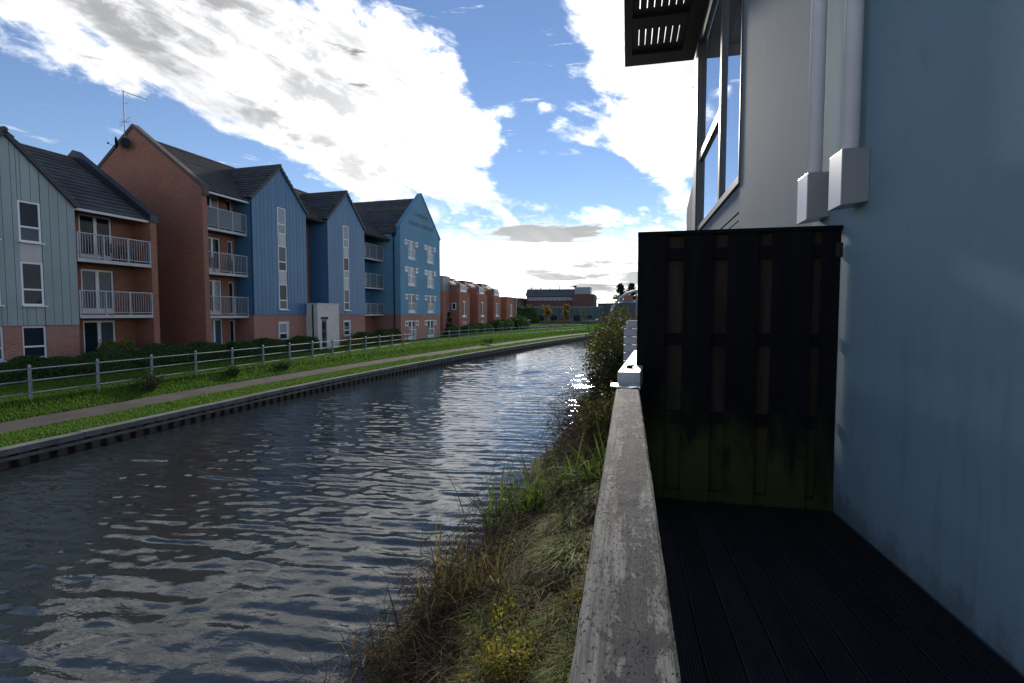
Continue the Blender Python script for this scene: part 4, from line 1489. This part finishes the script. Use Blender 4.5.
Zg = 0.8
hedge('clipped_hedge', 'clipped dark hedge under the sage grey flats windows', bw(1.2, -14.6, Zg), 0.7, 3.3, 0.82, n=10000, seed=3)
hedge('clipped_hedge', 'clipped dark hedge from the sage flats to the brick gable end', bw(1.1, -8.8, Zg), 0.7, 2.7, 0.98, n=9000, seed=4)
hedge('golden_shrub', 'golden green shrub rising behind the hedge below the sage flats balcony', bw(0.55, -11.6, Zg), 0.35, 0.8, 1.45, 'hedge_yellow', n=900, seed=5, cat='shrub')
hedge('clipped_hedge', 'clipped dark hedge below the balconies beside the first blue gable', bw(1.1, -3.5, Zg), 0.65, 2.2, 0.95, n=7200, seed=6)
hedge('clipped_hedge', 'clipped hedge under the first blue gable window, reaching the porch', bw(1.0, 0.5, Zg), 0.6, 1.6, 0.95, n=5200, seed=7)
hedge('clipped_hedge', 'low yellow green hedge right of the cream porch', bw(1.3, 6.3, Zg), 0.45, 1.2, 0.5, 'hedge_yellow', n=1400, seed=8)
hedge('clipped_hedge', 'clipped dark hedge under the second blue gable', bw(0.9, 8.9, Zg), 0.55, 1.6, 0.95, n=4800, seed=9)
hedge('clipped_hedge', 'taller clipped hedge beside the end block corner', bw(0.6, 13.0, Zg), 0.6, 1.9, 1.1, n=5600, seed=10)
hedge('rounded_shrub', 'dark rounded shrub at the far corner of the blue end block', bw(1.5, 26.2, Zg), 0.9, 1.3, 1.1, n=1500, size=0.2, seed=12, cat='shrub', round_=1.3)
hedge('clipped_hedge', 'dark hedge in front of the nearest and second townhouses', bw(1.2, 36.0, Zg), 0.7, 5.2, 1.15, n=3200, size=0.2, seed=13)
hedge('clipped_hedge', 'dark hedge in front of the third townhouse', bw(1.2, 47.5, Zg), 0.8, 4.5, 1.5, n=2600, size=0.22, seed=14)
hedge('clipped_hedge', 'dark bulky hedge before the last townhouse near the white car', bw(1.2, 57.5, Zg), 1.0, 3.6, 2.0, n=2200, size=0.25, seed=15, round_=1.6)
tree('columnar_cypress', 'narrow columnar cypress between the blue end block and the townhouses', bw(0.3, 28.2, Zg), 2.9, (0.38, 0.3, 2.9), 'conifer', 1200, 0.16, 21, 0.05, shape='cone')
for i, (x_, y_, h_, r_, lab) in enumerate([(-31.5, 140, 5.2, 3.6, 'big dark evergreen shrub left of the far teal building'), (-27.2, 141, 4.6, 2.8, 'dark evergreen shrub before the left end of the teal building')]):
    hedge('evergreen_shrub', lab, (x_, y_, Zg), r_, r_, h_, n=2600, size=0.45, seed=30 + i, cat='shrub', round_=1.2)
tree('young_autumn_tree', 'young yellow leaved tree on the far grass, left of the two', (-20.3, 130, Zg), 5.0, (1.5, 1.6, 4.8), 'autumn', 700, 0.34, 41, 0.08, group='young autumn trees')
tree('young_autumn_tree', 'slim yellow leaved tree on the far grass, the brighter right one', (-15.4, 130, Zg), 5.4, (1.2, 1.6, 5.2), 'autumn', 900, 0.34, 42, 0.08, group='young autumn trees')
tree('young_bare_tree', 'thin nearly leafless young tree right of the yellow ones', (-10.8, 130, Zg), 4.6, (1.3, 1.4, 4.4), 'bush_autumn', 160, 0.28, 43, 0.07)
tree('far_conifer', 'tall dark conifer on the skyline, left one of two', (-2.9, 190, Zg), 13.5, (2.4, 2.0, 13.6), 'conifer', 2600, 0.65, 44, 0.3, shape='cone')
tree('far_conifer', 'tall dark conifer on the skyline, right one of two', (1.0, 190, Zg), 13.4, (2.6, 2.0, 13.5), 'conifer', 2600, 0.65, 45, 0.3, shape='cone')
tree('far_autumn_tree', 'orange autumn tree below the two skyline conifers', (-4.6, 186, Zg), 9.5, (3.2, 2.5, 9.4), 'autumn', 1800, 0.6, 46, 0.25)
tree('far_bare_tree', 'small sparse pale tree on the skyline above the grey warehouse', (-10.4, 190, Zg), 9.0, (2.2, 3.0, 9.2), 'bush_autumn', 220, 0.4, 47, 0.14)
tree('far_dark_tree', 'dark treetop showing over the plain brick block', (-19.4, 195, Zg), 14.5, (2.4, 4.0, 14.4), 'conifer', 900, 0.6, 48, 0.22)


def bush(name, label, loc, rx_, ry, h, mat, n, size, seed, nstem=40, cat='bush', hang=0.0):
    rs = np.random.RandomState(seed)
    o = empty(name, loc)
    tag(o, label, cat)
    st = MB()
    pts = []
    for i in range(nstem):
        a = rs.uniform(0, 6.28)
        q_ = math.sqrt(rs.rand())
        e_ = np.array([math.cos(a) * q_ * rx_, math.sin(a) * q_ * ry, h * (1 - 0.55 * q_ ** 2) * rs.uniform(0.6, 1.06)])
        s_ = np.array([math.cos(a) * q_ * rx_ * 0.25, math.sin(a) * q_ * ry * 0.25, -0.1])
        m_ = (s_ + e_) / 2 + np.array([0, 0, h * 0.12]) + rs.normal(size=3) * 0.08
        e_ = e_ - np.array([0, 0, hang * q_])
        st.tube([s_, m_, e_], 0.018, 4, 0.004)
        for j in range(n // nstem):
            t = rs.uniform(0.12, 1.05)
            p = s_ * (1 - t) ** 2 + 2 * m_ * t * (1 - t) + e_ * t * t
            pts.append(p + rs.normal(size=3) * np.array([rx_, ry, h * 0.6]) * 0.10)
    st.build('stems', 'bark', o)['kind'] = 'stuff'
    pts = np.array(pts)
    v, f = leaves(pts, rs.uniform(0.5, 1.4, len(pts)) * size, rs, -0.1, 0.6)
    np_mesh('foliage', v, f, mat, o)['kind'] = 'stuff'
    return o


bush('overhanging_bush', 'dark leafy bush hanging over the water beyond the timber rail', (-0.30, 13.2, 0.6), 0.9, 1.6, 2.65, 'bush_leaf', 11000, 0.085, 51, 80, hang=0.7)
bush('tall_shrub', 'tall olive shrub behind the white slatted screen', (0.0, 16.5, 0.8), 1.35, 1.8, 2.95, 'bush_autumn', 14000, 0.085, 52, 70)
bush('tall_shrub', 'olive shrub between the far water bend and the dark overhanging bush', (-0.3, 23.5, 0.6), 1.5, 2.6, 2.8, 'bush_autumn', 12000, 0.11, 53, 60)
bush('tall_shrub', 'distant green shrub sloping down to the water bend', (-0.2, 33.0, 0.5), 2.3, 4.5, 2.9, 'bush_leaf', 12000, 0.15, 54, 60)
bush('rusty_shrub', 'small rusty brown shrub below the dark overhanging bush', (-0.45, 9.8, 0.8), 0.5, 0.9, 1.35, 'bush_autumn', 2600, 0.06, 55, 40)
for i, (x_, y_, r_, h_, lab) in enumerate([(-17.0, 15.2, 0.55, 0.75, 'scruffy weed clump at the second railing post'), (-17.1, 19.4, 0.35, 0.5, 'small weed clump behind the fourth railing post'),
                                           (-16.9, 22.6, 0.5, 0.45, 'low weed clump on the grass slope before the first blue gable'), (-12.9, 47.0, 0.7, 0.5, 'dark weed tuft on the far grass slope')]):
    bush('weed_clump', lab, (x_, y_, 0.70 if i < 3 else 0.75), r_, r_, h_, 'hedge' if i != 0 else 'bush_leaf', 900, 0.07, 60 + i, 25, cat='weeds')

# ------------------------------------------------------------------ grass and bank vegetation (uncountable)
rs = np.random.RandomState(3)
N = 140000
yy = 7.0 * np.exp(rs.rand(N) * math.log(95 / 7.0))
r_ = rs.rand(N)
d = np.where(r_ < 0.28, rs.uniform(0.27, 1.75, N), 3.12 + rs.beta(1.0, 1.6, N) * 6.0)
base = np.stack([Lb(yy) - 0.02 - d, yy, zleft(d) - 0.01], 1)
edgeboost = np.exp(-((d - 3.25) / 0.25) ** 2) * 0.05 + np.exp(-((d - 4.2) / 0.4) ** 2) * 0.09
clump = 0.5 + 0.5 * np.sin(base[:, 0] * 2.3 + np.sin(base[:, 1] * 1.1) * 2) * np.sin(base[:, 1] * 1.7)
h = rs.uniform(0.03, 0.085, N) * (0.7 + 0.6 * clump) + edgeboost * rs.uniform(0.3, 1.3, N)
w = 0.010 + 0.0012 * yy
v, f = blades(base, h, w, 0.6, rs)
tag(np_mesh('towpath_grass', v, f, 'grass_blade'), 'short green grass along both sides of the towpath', 'grass', kind='stuff')

def bank_wob(y):
    return 0.10 * np.sin(y * 2.1) + 0.13 * np.sin(y * 0.83 + 1.0) + 0.07 * np.sin(y * 6.3 + 2.0)


def bz(x, y):
    """height of the near bank"""
    sx_ = x - float(Rb(y))
    sx_ = sx_ - float(bank_wob(y)) * max(0.0, 1 - abs(sx_) / 2)
    return float(zbank(sx_, y)) + (0.05 * math.sin(y * 3.3 + sx_ * 5) + 0.04 * math.sin(y * 5.1 - sx_ * 7)) * (1 if 0.2 < sx_ < 2.4 else 0)


N = 170000
yy = 2.6 * np.exp(rs.rand(N) * math.log(26 / 2.6))
s = 0.15 + rs.beta(1.9, 1.0, N) * 2.15
clumpy = np.sin(yy * 2.9 + s * 3.1) * np.sin(s * 4.7 - yy * 1.3) + 0.6 * np.sin(yy * 7.1 + 1.0) * np.sin(s * 9.0)
wob = bank_wob(yy) * np.maximum(0, 1 - np.abs(s) / 2)
zb = zbank(s, yy) + 0.05 * np.sin(yy * 3.3 + s * 5) + 0.04 * np.sin(yy * 5.1 - s * 7)
base = np.stack([Rb(yy) + wob + s, yy, zb - 0.02], 1)
keep = (base[:, 0] < -0.02) & (rs.rand(N) < np.clip(0.55 + 0.5 * clumpy + (s - 0.8) * 0.35, 0.08, 1.0))
base, clumpy = base[keep], clumpy[keep]
yk = base[:, 1]
h = rs.uniform(0.05, 0.20, len(base)) * (0.85 + 0.45 * clumpy)
w = 0.0055 + 0.0008 * yk
v, f = blades(base, h, w, 1.0, rs, 0.7)
tag(np_mesh('bank_grass', v, f, 'grass_bank'), 'matted olive grass covering the near bank', 'grass', kind='stuff')


N = 5200
yy = 2.8 * np.exp(rs.rand(N) * math.log(16 / 2.8))
s = 0.35 + rs.beta(1.3, 1.2, N) * 1.9
base = np.stack([Rb(yy) + bank_wob(yy) * np.maximum(0, 1 - s / 2) + s, yy, zbank(s, yy) + 0.03], 1)
base = base[base[:, 0] < -0.12]
v, f = blades(base, rs.uniform(0.14, 0.34, len(base)), 0.0055, 1.5, rs, 0.72)
tag(np_mesh('bank_straw', v, f, 'dead_stem'), 'bleached and brown straw strewn over the near bank', 'straw', kind='stuff')


def leaf_clump(name, label, loc, n, h, w, spread, mat, seed, lean=0.7, cat='plant', droop=0.6):
    """long arching strap leaves of five segments"""
    rs = np.random.RandomState(seed)
    o = empty(name, loc)
    tag(o, label, cat)
    vs, fs = [], []
    for i in range(n):
        a = rs.uniform(0, 6.28)
        L = h * rs.uniform(0.5, 1.15)
        le = lean * rs.uniform(0.15, 1.3)
        ww = w * rs.uniform(0.6, 1.2)
        b0 = np.array([rs.normal() * spread, rs.normal() * spread, -0.05])
        dirv = np.array([math.cos(a), math.sin(a), 0])
        side = np.array([-math.sin(a), math.cos(a), 0]) * ww * 0.5
        tilt0 = 0.12 + 0.25 * le
        p = b0.copy()
        tl = tilt0
        k0 = len(vs)
        S = 6
        brk = rs.randint(3, 6) if rs.rand() < 0.25 else 99
        for j in range(S + 1):
            q_ = max(0.06, (1 - (j / S) ** 2.2))
            vs.append(p - side * q_)
            vs.append(p + side * q_)
            tl += le * droop * 0.42 + (1.0 if j == brk else 0)
            p = p + (dirv * math.sin(min(tl, 2.6)) + np.array([0, 0, math.cos(min(tl, 2.6))])) * L / S
        for j in range(S):
            c_ = k0 + j * 2
            fs.append((c_, c_ + 1, c_ + 3, c_ + 2))
    np_mesh('leaves', vs, fs, mat, o)['kind'] = 'stuff'
    return o


def tangle(name, label, loc, n, ext, length, seed, mat='dead_stem', r=0.004, cat='dead stems', flat=0.5):
    rs = np.random.RandomState(seed)
    o = empty(name, loc)
    tag(o, label, cat)
    mb = MB()
    for i in range(n):
        p = np.array([rs.normal() * ext[0], rs.normal() * ext[1], abs(rs.normal()) * ext[2] * 0.5])
        d = rs.normal(size=3)
        d[2] = d[2] * flat + 0.25
        d /= np.linalg.norm(d)
        L = length * rs.uniform(0.4, 1.3)
        path = [p]
        for j in range(4):
            d = d + rs.normal(size=3) * 0.28 + np.array([0, 0, -0.12])
            d /= np.linalg.norm(d)
            path.append(path[-1] + d * L / 4)
        mb.tube(path, r * rs.uniform(0.6, 1.4), 3, r * 0.4, cap=False)
    mb.build('stems', mat, o)['kind'] = 'stuff'
    return o


def on_bank(x, y, dz=0.0):
    return (x, y, bz(x, y) + dz)


for lab, x_, y_, n_, h_, w_, sp_2, mat_, le_, nm in [
        ('bright green arching sedge close to the timber rail', -0.48, 7.6, 130, 0.95, 0.032, 0.18, 'sedge', 1.25, 'sedge_clump'),
        ('second bright green sedge tuft just left of the one by the rail', -0.85, 8.0, 90, 0.85, 0.028, 0.15, 'sedge', 1.25, 'sedge_clump'),
        ('upright green sedge at the water edge with a broken leaf', -1.35, 7.7, 110, 1.05, 0.028, 0.17, 'sedge', 0.85, 'sedge_clump'),
        ('sprawling green sedge leaning out over the water', -1.90, 7.7, 90, 1.1, 0.026, 0.22, 'sedge', 1.1, 'sedge_clump'),
        ('clump of yellowing reeds standing in dead brown stems at the water', -1.80, 4.95, 90, 0.85, 0.020, 0.17, 'reed', 0.35, 'reed_clump'),
        ('second smaller reed clump right of the yellowing reeds', -1.42, 5.15, 70, 0.80, 0.019, 0.15, 'reed', 0.45, 'reed_clump'),
        ('lone thin reed tuft growing in the water at bottom centre', -2.38, 4.40, 26, 0.60, 0.015, 0.12, 'reed', 0.6, 'reed_clump'),
        ('brown reed clump on the water edge below the red brown stems', -2.05, 5.9, 60, 0.65, 0.015, 0.18, 'reed', 0.6, 'reed_clump'),
        ('thin reeds in the water edge before the far brambles', -1.85, 10.3, 60, 0.7, 0.015, 0.22, 'reed', 0.7, 'reed_clump'),
        ('small green sedge beside the dead stems at mid bank', -0.75, 6.2, 50, 0.45, 0.015, 0.14, 'sedge', 1.0, 'sedge_clump'),
        ('low green sedge tuft halfway up the bank below the yellow weeds', -1.15, 4.1, 40, 0.40, 0.014, 0.12, 'sedge', 0.9, 'sedge_clump')]:
    leaf_clump(nm, lab, on_bank(x_, y_), n_, h_, w_, sp_2, mat_, 71 + int(abs(x_) * 40 + y_ * 7), le_)
for lab, x_, y_, n_, ext_, L_, r_2, nm, cat_ in [
        ('dark brown tangle of dead stems around the yellowing reeds', -1.78, 4.75, 600, (0.26, 0.42, 0.55), 0.55, 0.004, 'dead_stems', 'dead stems'),
        ('brown dead stems at the very bottom of the water edge', -1.95, 4.0, 380, (0.30, 0.30, 0.42), 0.5, 0.004, 'dead_stems', 'dead stems'),
        ('reddish brown dead stem tangle at the middle of the bank edge', -1.70, 6.4, 520, (0.26, 0.5, 0.50), 0.55, 0.004, 'dead_stems', 'dead stems'),
        ('dead twigs dipping into the water left of the green sedge', -2.05, 8.6, 260, (0.26, 0.7, 0.32), 0.55, 0.004, 'dead_stems', 'dead stems'),
        ('grey brown bramble tangle on the bank beside the far end of the rail', -0.95, 11.4, 800, (0.42, 1.3, 0.75), 0.8, 0.005, 'bramble_tangle', 'brambles'),
        ('dark bramble tangle under the overhanging bush at the water', -1.05, 14.8, 700, (0.42, 1.6, 0.9), 0.9, 0.007, 'bramble_tangle', 'brambles'),
        ('brown bramble stems close behind the bright sedge', -0.55, 9.5, 600, (0.30, 0.8, 0.65), 0.7, 0.0045, 'bramble_tangle', 'brambles')]:
    tangle(nm, lab, on_bank(x_, y_), n_, ext_, L_, 81 + int(abs(x_) * 40 + y_ * 7), r=r_2, cat=cat_)
tangle('pale_straw', 'scattered pale straw stems lying across the matted grass', on_bank(-0.75, 5.4, 0.06), 110, (0.4, 1.1, 0.12), 0.42, 87, mat='dead_stem', r=0.0035, cat='straw', flat=0.15)


def weed(label, loc, n, r_, h, mat, seed, size=0.035):
    rs = np.random.RandomState(seed)
    o = empty('leafy_weed', loc)
    tag(o, label, 'weeds')
    st = MB()
    pts = []
    for i in range(n):
        a = rs.uniform(0, 6.28)
        q_ = rs.rand() ** 0.5 * r_
        b0 = np.array([math.cos(a) * q_, math.sin(a) * q_, -0.04])
        e_ = b0 + np.array([rs.normal() * 0.05, rs.normal() * 0.05, h * rs.uniform(0.5, 1.1)])
        st.tube([b0, (b0 + e_) / 2 + rs.normal(size=3) * 0.015, e_], 0.003, 3, 0.0015, cap=False)
        for j in range(12):
            t = rs.uniform(0.35, 1.05)
            pts.append(b0 + (e_ - b0) * t + rs.normal(size=3) * 0.022)
    st.build('stems', mat, o)['kind'] = 'stuff'
    pts = np.array(pts)
    v, f = leaves(pts, rs.uniform(0.5, 1.3, len(pts)) * size, rs, 0.3, 0.5)
    np_mesh('leaves', v, f, mat, o)['kind'] = 'stuff'


weed('yellow green leafy weed patch at the bottom beside the rail', on_bank(-0.78, 3.55), 90, 0.22, 0.28, 'weed_yellow', 91)
weed('yellow green weed sprigs in the middle of the matted grass', on_bank(-0.95, 4.3), 40, 0.25, 0.22, 'weed_yellow', 92)
weed('rusty yellow weed patch at the very bottom of the bank', on_bank(-1.0, 3.25), 60, 0.16, 0.3, 'weed_yellow', 93)
weed('small yellowing weed close to the rail side', on_bank(-0.35, 4.2), 40, 0.13, 0.18, 'weed_yellow', 94)
q = MB()
q.tube([(0, 0, 0), (0.08, 0.25, 0.06), (0.05, 0.52, 0.05)], 0.045, 7, 0.03)
lg = q.build('driftwood', 'dead_stem', None, on_bank(-1.12, 3.55, 0.04))
tag(lg, 'pale broken piece of wood lying at the foot of the bank', 'driftwood')

# ------------------------------------------------------------------ near building
WX = 1.441
nb = empty('rendered_building', (WX, 3, 1.0))
tag(nb, 'blue and grey rendered building wall along the right side of the deck', 'building')
no = Vector(nb.location)


def npart(mb, name, mat, parent=None, smooth=False):
    mb.v = [tuple(Vector(p) - no) for p in mb.v]
    return mb.build(name, mat, parent or nb, None, smooth)


npart(MB().box(WX, WX + 6, -4.0, 4.62, 0.6, 10.2), 'wall', 'wall_blue')
npart(MB().box(WX, WX + 6, 4.62, 7.48, 0.6, 10.2), 'wall', 'wall_grey')
npart(MB().box(WX - 0.0, WX + 6, 7.48, 12.3, 0.6, 4.35), 'wall', 'wall_grey')
# window bay
wy0, wy1, wz0, wz1 = 7.48, 11.75, 5.26, 9.05
gx = WX + 0.03
fr_ = MB()
fr_.box(gx - 0.05, gx + 0.07, wy0 + 0.002, wy1, wz0 - 0.10, wz0)
fr_.box(gx - 0.05, gx + 0.07, wy0 + 0.002, wy1, wz1, wz1 + 0.14)
fr_.box(gx - 0.05, gx + 0.07, wy1 - 0.12, wy1, wz0, wz1)
fr_.box(gx - 0.05, gx + 0.07, 9.02, 9.16, wz0, wz1)
fr_.box(gx - 0.05, gx + 0.07, 9.16, wy1 - 0.12, 6.62, 6.78)
fr_.box(gx - 0.05, gx + 0.07, wy0 + 0.002, wy0 + 0.03, wz0, wz1)
wn_ = npart(fr_, 'window', 'frame_dark')
npart(MB().box(gx, gx + 0.02, wy0 + 0.03, 9.02, wz0, wz1), 'pane', 'mirror_glass', wn_)
npart(MB().box(gx, gx + 0.02, 9.16, wy1 - 0.12, wz0, 6.62), 'pane', 'mirror_glass', wn_)
npart(MB().box(gx, gx + 0.02, 9.16, wy1 - 0.12, 6.78, wz1), 'pane', 'mirror_glass', wn_)
npart(MB().box(gx + 0.08, WX + 6, 7.485, 12.3, 4.36, 10.2), 'inner_wall', 'frame_dark')
# spandrel panels under the window
npart(MB().box(WX + 0.02, WX + 0.10, 7.49, 10.0, 4.80, wz0 - 0.115), 'spandrel_panel', 'wall_grey')
npart(MB().box(WX + 0.02, WX + 0.10, 10.02, 11.75, 4.80, wz0 - 0.115), 'spandrel_panel', 'wall_grey')
for i in range(4):
    npart(MB().box(WX + 0.02, WX + 0.09, 7.49, 11.75, 4.37 + i * 0.105, 4.455 + i * 0.105), 'louvre_slat', 'wall_grey')
npart(MB().box(WX - 0.06, WX + 0.12, 11.76, 12.3, 4.36, 10.2), 'corner_post', 'frame_dark')
# brise soleil
cz = 9.06
cy0, cy1 = 7.3, 12.35
cx0, cx1 = -0.14, 1.36
can = npart(MB().box(cx0, cx0 + 0.16, cy0, cy1, cz, cz + 0.22).box(cx0 + 0.16, cx1, cy1 - 0.5, cy1, cz, cz + 0.20), 'sunshade', 'metal_dark')
npart(MB().box(cx1 - 0.30, cx1, cy0, cy1 - 0.5, cz, cz + 0.20), 'inner_beam', 'metal_dark', can)
for (a, b_) in ((9.0, 9.4), (10.45, 10.85), (7.3, 7.7)):
    npart(MB().box(cx0 + 0.16, cx1 - 0.30, a, b_, cz + 0.01, cz + 0.19), 'cross_beam', 'metal_dark', can)
sw = (cx1 - 0.30 - cx0 - 0.16) / 8.0
for i in range(8):
    a = cx0 + 0.16 + i * sw
    npart(MB().box(a + (0.0 if i == 0 else 0.008), a + sw - (0.0 if i == 7 else 0.008), cy0, cy1 - 0.5, cz + 0.05, cz + 0.11), 'slat', 'metal_dark', can)
bt = MB()
for a in (0.02, 0.09):
    npart(MB().tube([(cx0 + a, cy1 - 0.05, cz - 0.01), (cx0 + a, cy1 - 0.05, cz + 0.02)], 0.012, 8), 'bolt', 'galv', can)
# wing beyond the window with a raked end
npart(MB().prism([(12.3, 0.6), (15.6, 0.6), (15.6, 6.4), (13.8, 6.9), (12.3, 7.9)], 0, WX + 0.16, WX + 5), 'far_wall', 'wall_grey')

# pipes and boxes on the wall: each pair one thing
def pipe_box(y0, y1, zb, zt, yp, label):
    o = empty('cable_duct', (WX, (y0 + y1) / 2, zb))
    tag(o, label, 'duct', 'white wall ducts')
    xo = 0.158
    yo = (y0 + y1) / 2
    mb = MB()
    # box whose underside rakes up towards the wall
    mb.prism([(-xo, zt - zb), (-0.001, zt - zb), (-0.001, 0.02), (-xo, 0.0)], 1, y0 - yo, y1 - yo)
    bx = mb.build('box', 'white_box', o)
    bevel(bx, 0.004, 2)
    MB().tube([(-0.075, yp - yo, zt - zb - 0.01), (-0.075, yp - yo, 7.0)], 0.052, 20).build('pipe', 'pipe_white', o, smooth=True)


pipe_box(3.607, 3.815, 4.078, 4.425, 3.72, 'white square duct box and pipe on the wall, the nearer right one')
pipe_box(4.237, 4.465, 4.10, 4.445, 4.36, 'white square duct box and pipe on the wall, the farther left one')

# ------------------------------------------------------------------ deck, rail, fence
SL = -0.040       # the deck falls away from the camera
def zdeck(y): return 2.0 + (y - 4.0) * SL


deck = empty('timber_deck', (0.7, 2, 1.9))
deck['kind'] = 'structure'
bwid = 0.142
nbd = 10
prof = []
ng = 11
top = []
for i in range(ng):
    a = 0.006 + i * (bwid - 0.012) / ng
    w_ = (bwid - 0.012) / ng
    top += [(a, 0.0), (a + w_ * 0.62, 0.0), (a + w_ * 0.66, -0.005), (a + w_ * 0.96, -0.005)]
prof = [(0.003, -0.03), (0.003, -0.004)] + top + [(bwid - 0.003, -0.004), (bwid - 0.003, -0.03)]
ya, yb_ = -1.5, 9.5
mb = MB()
n = len(prof)
vs = [(p[0], ya, p[1] + zdeck(ya) - 1.9) for p in prof] + [(p[0], yb_, p[1] + zdeck(yb_) - 1.9) for p in prof]
fs = [(i, i + 1, i + 1 + n, i + n) for i in range(n - 1)]
mb.add(vs, fs)
dme = mb.mesh('deck_board', 'deck')
for i in range(nbd):
    link('deck_board', dme, deck, (0.012 + i * bwid - 0.7, -2, random.uniform(-0.001, 0.001)))
MB().box(-0.02 - 0.7, WX - 0.7 - 0.003, -3.5, 7.5, -0.30, -0.27).build('deck_joists', 'metal_dark', deck)

tr = empty('timber_handrail', (0.0, 2, 2.93))
tag(tr, 'weathered grey timber handrail with flaking paint running away from the viewer', 'handrail')
# beam with slightly worn edges
rs = np.random.RandomState(9)
nyy = 90
vs, fs = [], []
sec = [(-0.068, -0.085), (-0.070, -0.010), (-0.064, -0.002), (-0.03, 0.0), (0.02, 0.0), (0.066, -0.002), (0.073, -0.010), (0.071, -0.085)]
for j in range(nyy + 1):
    y_ = -3.2 + (3.415 - 2 + 3.2) * j / nyy
    for k_, (a, b_) in enumerate(sec):
        wobx = rs.normal() * 0.0004 if k_ in (1, 2, 5, 6) else 0
        vs.append((a + wobx, y_, b_ + (rs.normal() * 0.0006)))
ns_ = len(sec)
for j in range(nyy):
    for k_ in range(ns_):
        k2 = (k_ + 1) % ns_
        fs.append((j * ns_ + k_, j * ns_ + k2, (j + 1) * ns_ + k2, (j + 1) * ns_ + k_))
fs.append(tuple(range(ns_)))
fs.append(tuple(nyy * ns_ + k_ for k_ in range(ns_ - 1, -1, -1)))
MB().add(vs, fs).build('top_beam', 'rail_wood', tr)
for y_ in (-2.5, -0.9, 0.6, 1.3):
    MB().box(-0.04, 0.04, y_ - 0.04, y_ + 0.04, -1.5, -0.086).build('post', 'fence_front', tr)
for z_ in (-0.30, -0.52, -0.74):
    MB().tube([(0.0, -3.1, z_), (0.0, 1.35, z_)], 0.012, 8).build('lower_bar', 'galv', tr)

wr_ = empty('white_handrail', (0.01 + 0.09, 5, 3.01))
wr_.rotation_euler.z = -0.062
tag(wr_, 'bright white painted handrail beyond the joint, partly behind the black fence', 'handrail')
o = MB().box(-0.073, 0.078, -1.5, 1.45, -0.12, 0.0).build('top_beam', 'white_paint', wr_)
bevel(o, 0.006, 2)
MB().box(-0.070, 0.075, -1.508, -1.5005, -0.117, -0.006).build('end_grain', 'white_board', wr_)
for y_ in (-1.3, 1.2):
    MB().box(-0.04, 0.04, y_ - 0.04, y_ + 0.04, -1.2, -0.121).build('post', 'white_board', wr_)
for i in range(5):
    MB().box(-0.02, 0.0, -1.4, 1.4, -0.32 - i * 0.17, -0.17 - i * 0.17).build('infill_board', 'white_board', wr_)

fl = MB()
vs, fs = [], []
for j in range(4):
    for i in range(9):
        t = i / 8
        vs.append((-0.105 + 0.185 * t, 3.31 + 0.05 * j + 0.006 * math.sin(i * 2.1 + j), 2.937 + 0.005 * math.sin(t * 9) * (0.4 + 0.3 * j) + 0.004 * (1 if i == 0 else 0)))
for j in range(3):
    for i in range(8):
        fs.append((j * 9 + i, j * 9 + i + 1, (j + 1) * 9 + i + 1, (j + 1) * 9 + i))
fl.add(vs, fs)
o = fl.build('joint_flashing', 'white_paint')
sm = o.modifiers.new('thick', 'SOLIDIFY')
sm.thickness = 0.006
tag(o, 'crumpled white flashing strip over the joint of the two handrails', 'flashing')
o = MB().box(-0.022, 0.022, -0.012, 0.012, 0, 0.012).tube([(-0.02, 0, 0.014), (0.03, 0.005, 0.018)], 0.006, 6).build('door_bolt', 'metal_dark', None, (0.015, 3.78, 3.011))
tag(o, 'small dark metal catch lying on the white handrail', 'catch')

# black boarded fence across the deck
fen = empty('boarded_fence', (0.75, 4.0, 2.0))
tag(fen, 'black hit and miss boarded fence panel across the deck with green algae', 'fence')
FX0, FX1 = 0.070, 1.437
def fp(mb, name, mat, bv=0.004):
    mb.v = [tuple(Vector(p) - Vector((0.75, 4.0, 2.0))) for p in mb.v]
    o = mb.build(name, mat, fen)
    bevel(o, bv, 1)
    return o
ft = 4.012
for (a, b_) in ((0.075, 0.275), (0.395, 0.60), (0.70, 0.91), (1.00, 1.255), (1.315, 1.432)):
    fp(MB().box(a, b_, 3.985, 4.003, 1.97 + random.uniform(0, 0.01), ft - 0.03), 'front_board', 'fence_front')
for (a, b_) in ((0.24, 0.43), (0.57, 0.73), (0.88, 1.04), (1.22, 1.345)):
    fp(MB().box(a, b_, 4.052, 4.070, 1.97, ft - 0.03), 'back_board', 'fence_back')
for z_ in (3.80, 3.17, 2.58, 1.985):
    fp(MB().box(FX0 + 0.004, FX1 - 0.002, 4.005, 4.050, z_, z_ + 0.085), 'cross_rail', 'fence_front')
fp(MB().box(FX0 - 0.005, FX1, 3.975, 4.08, ft - 0.028, ft), 'capping', 'fence_front')
fp(MB().box(FX0 - 0.003, FX0 + 0.06, 4.006, 4.075, 1.7, ft - 0.03), 'post', 'fence_front')
fp(MB().box(1.395, 1.438, 3.965, 3.984, ft - 0.22, ft - 0.12), 'wall_bracket', 'metal_dark')

# white slatted screen of the next terrace
ss = empty('slatted_screen', (0.65, 6.5, 2.0))
tag(ss, 'white horizontal slatted privacy screen behind the handrail end', 'screen')
for i in range(12):
    z_ = 0.13 + i * 0.1
    o = MB().box(-0.70, 0.76, -0.012, 0.012, z_, z_ + 0.09).build('slat', 'white_board', ss)
    if i == 11:
        o.scale.x = 0.97
        o.location.x = 0.02
for x_ in (-0.64, 0.70):
    MB().box(x_ - 0.035, x_ + 0.035, 0.013, 0.07, -0.1, 1.30).build('post', 'white_board', ss)
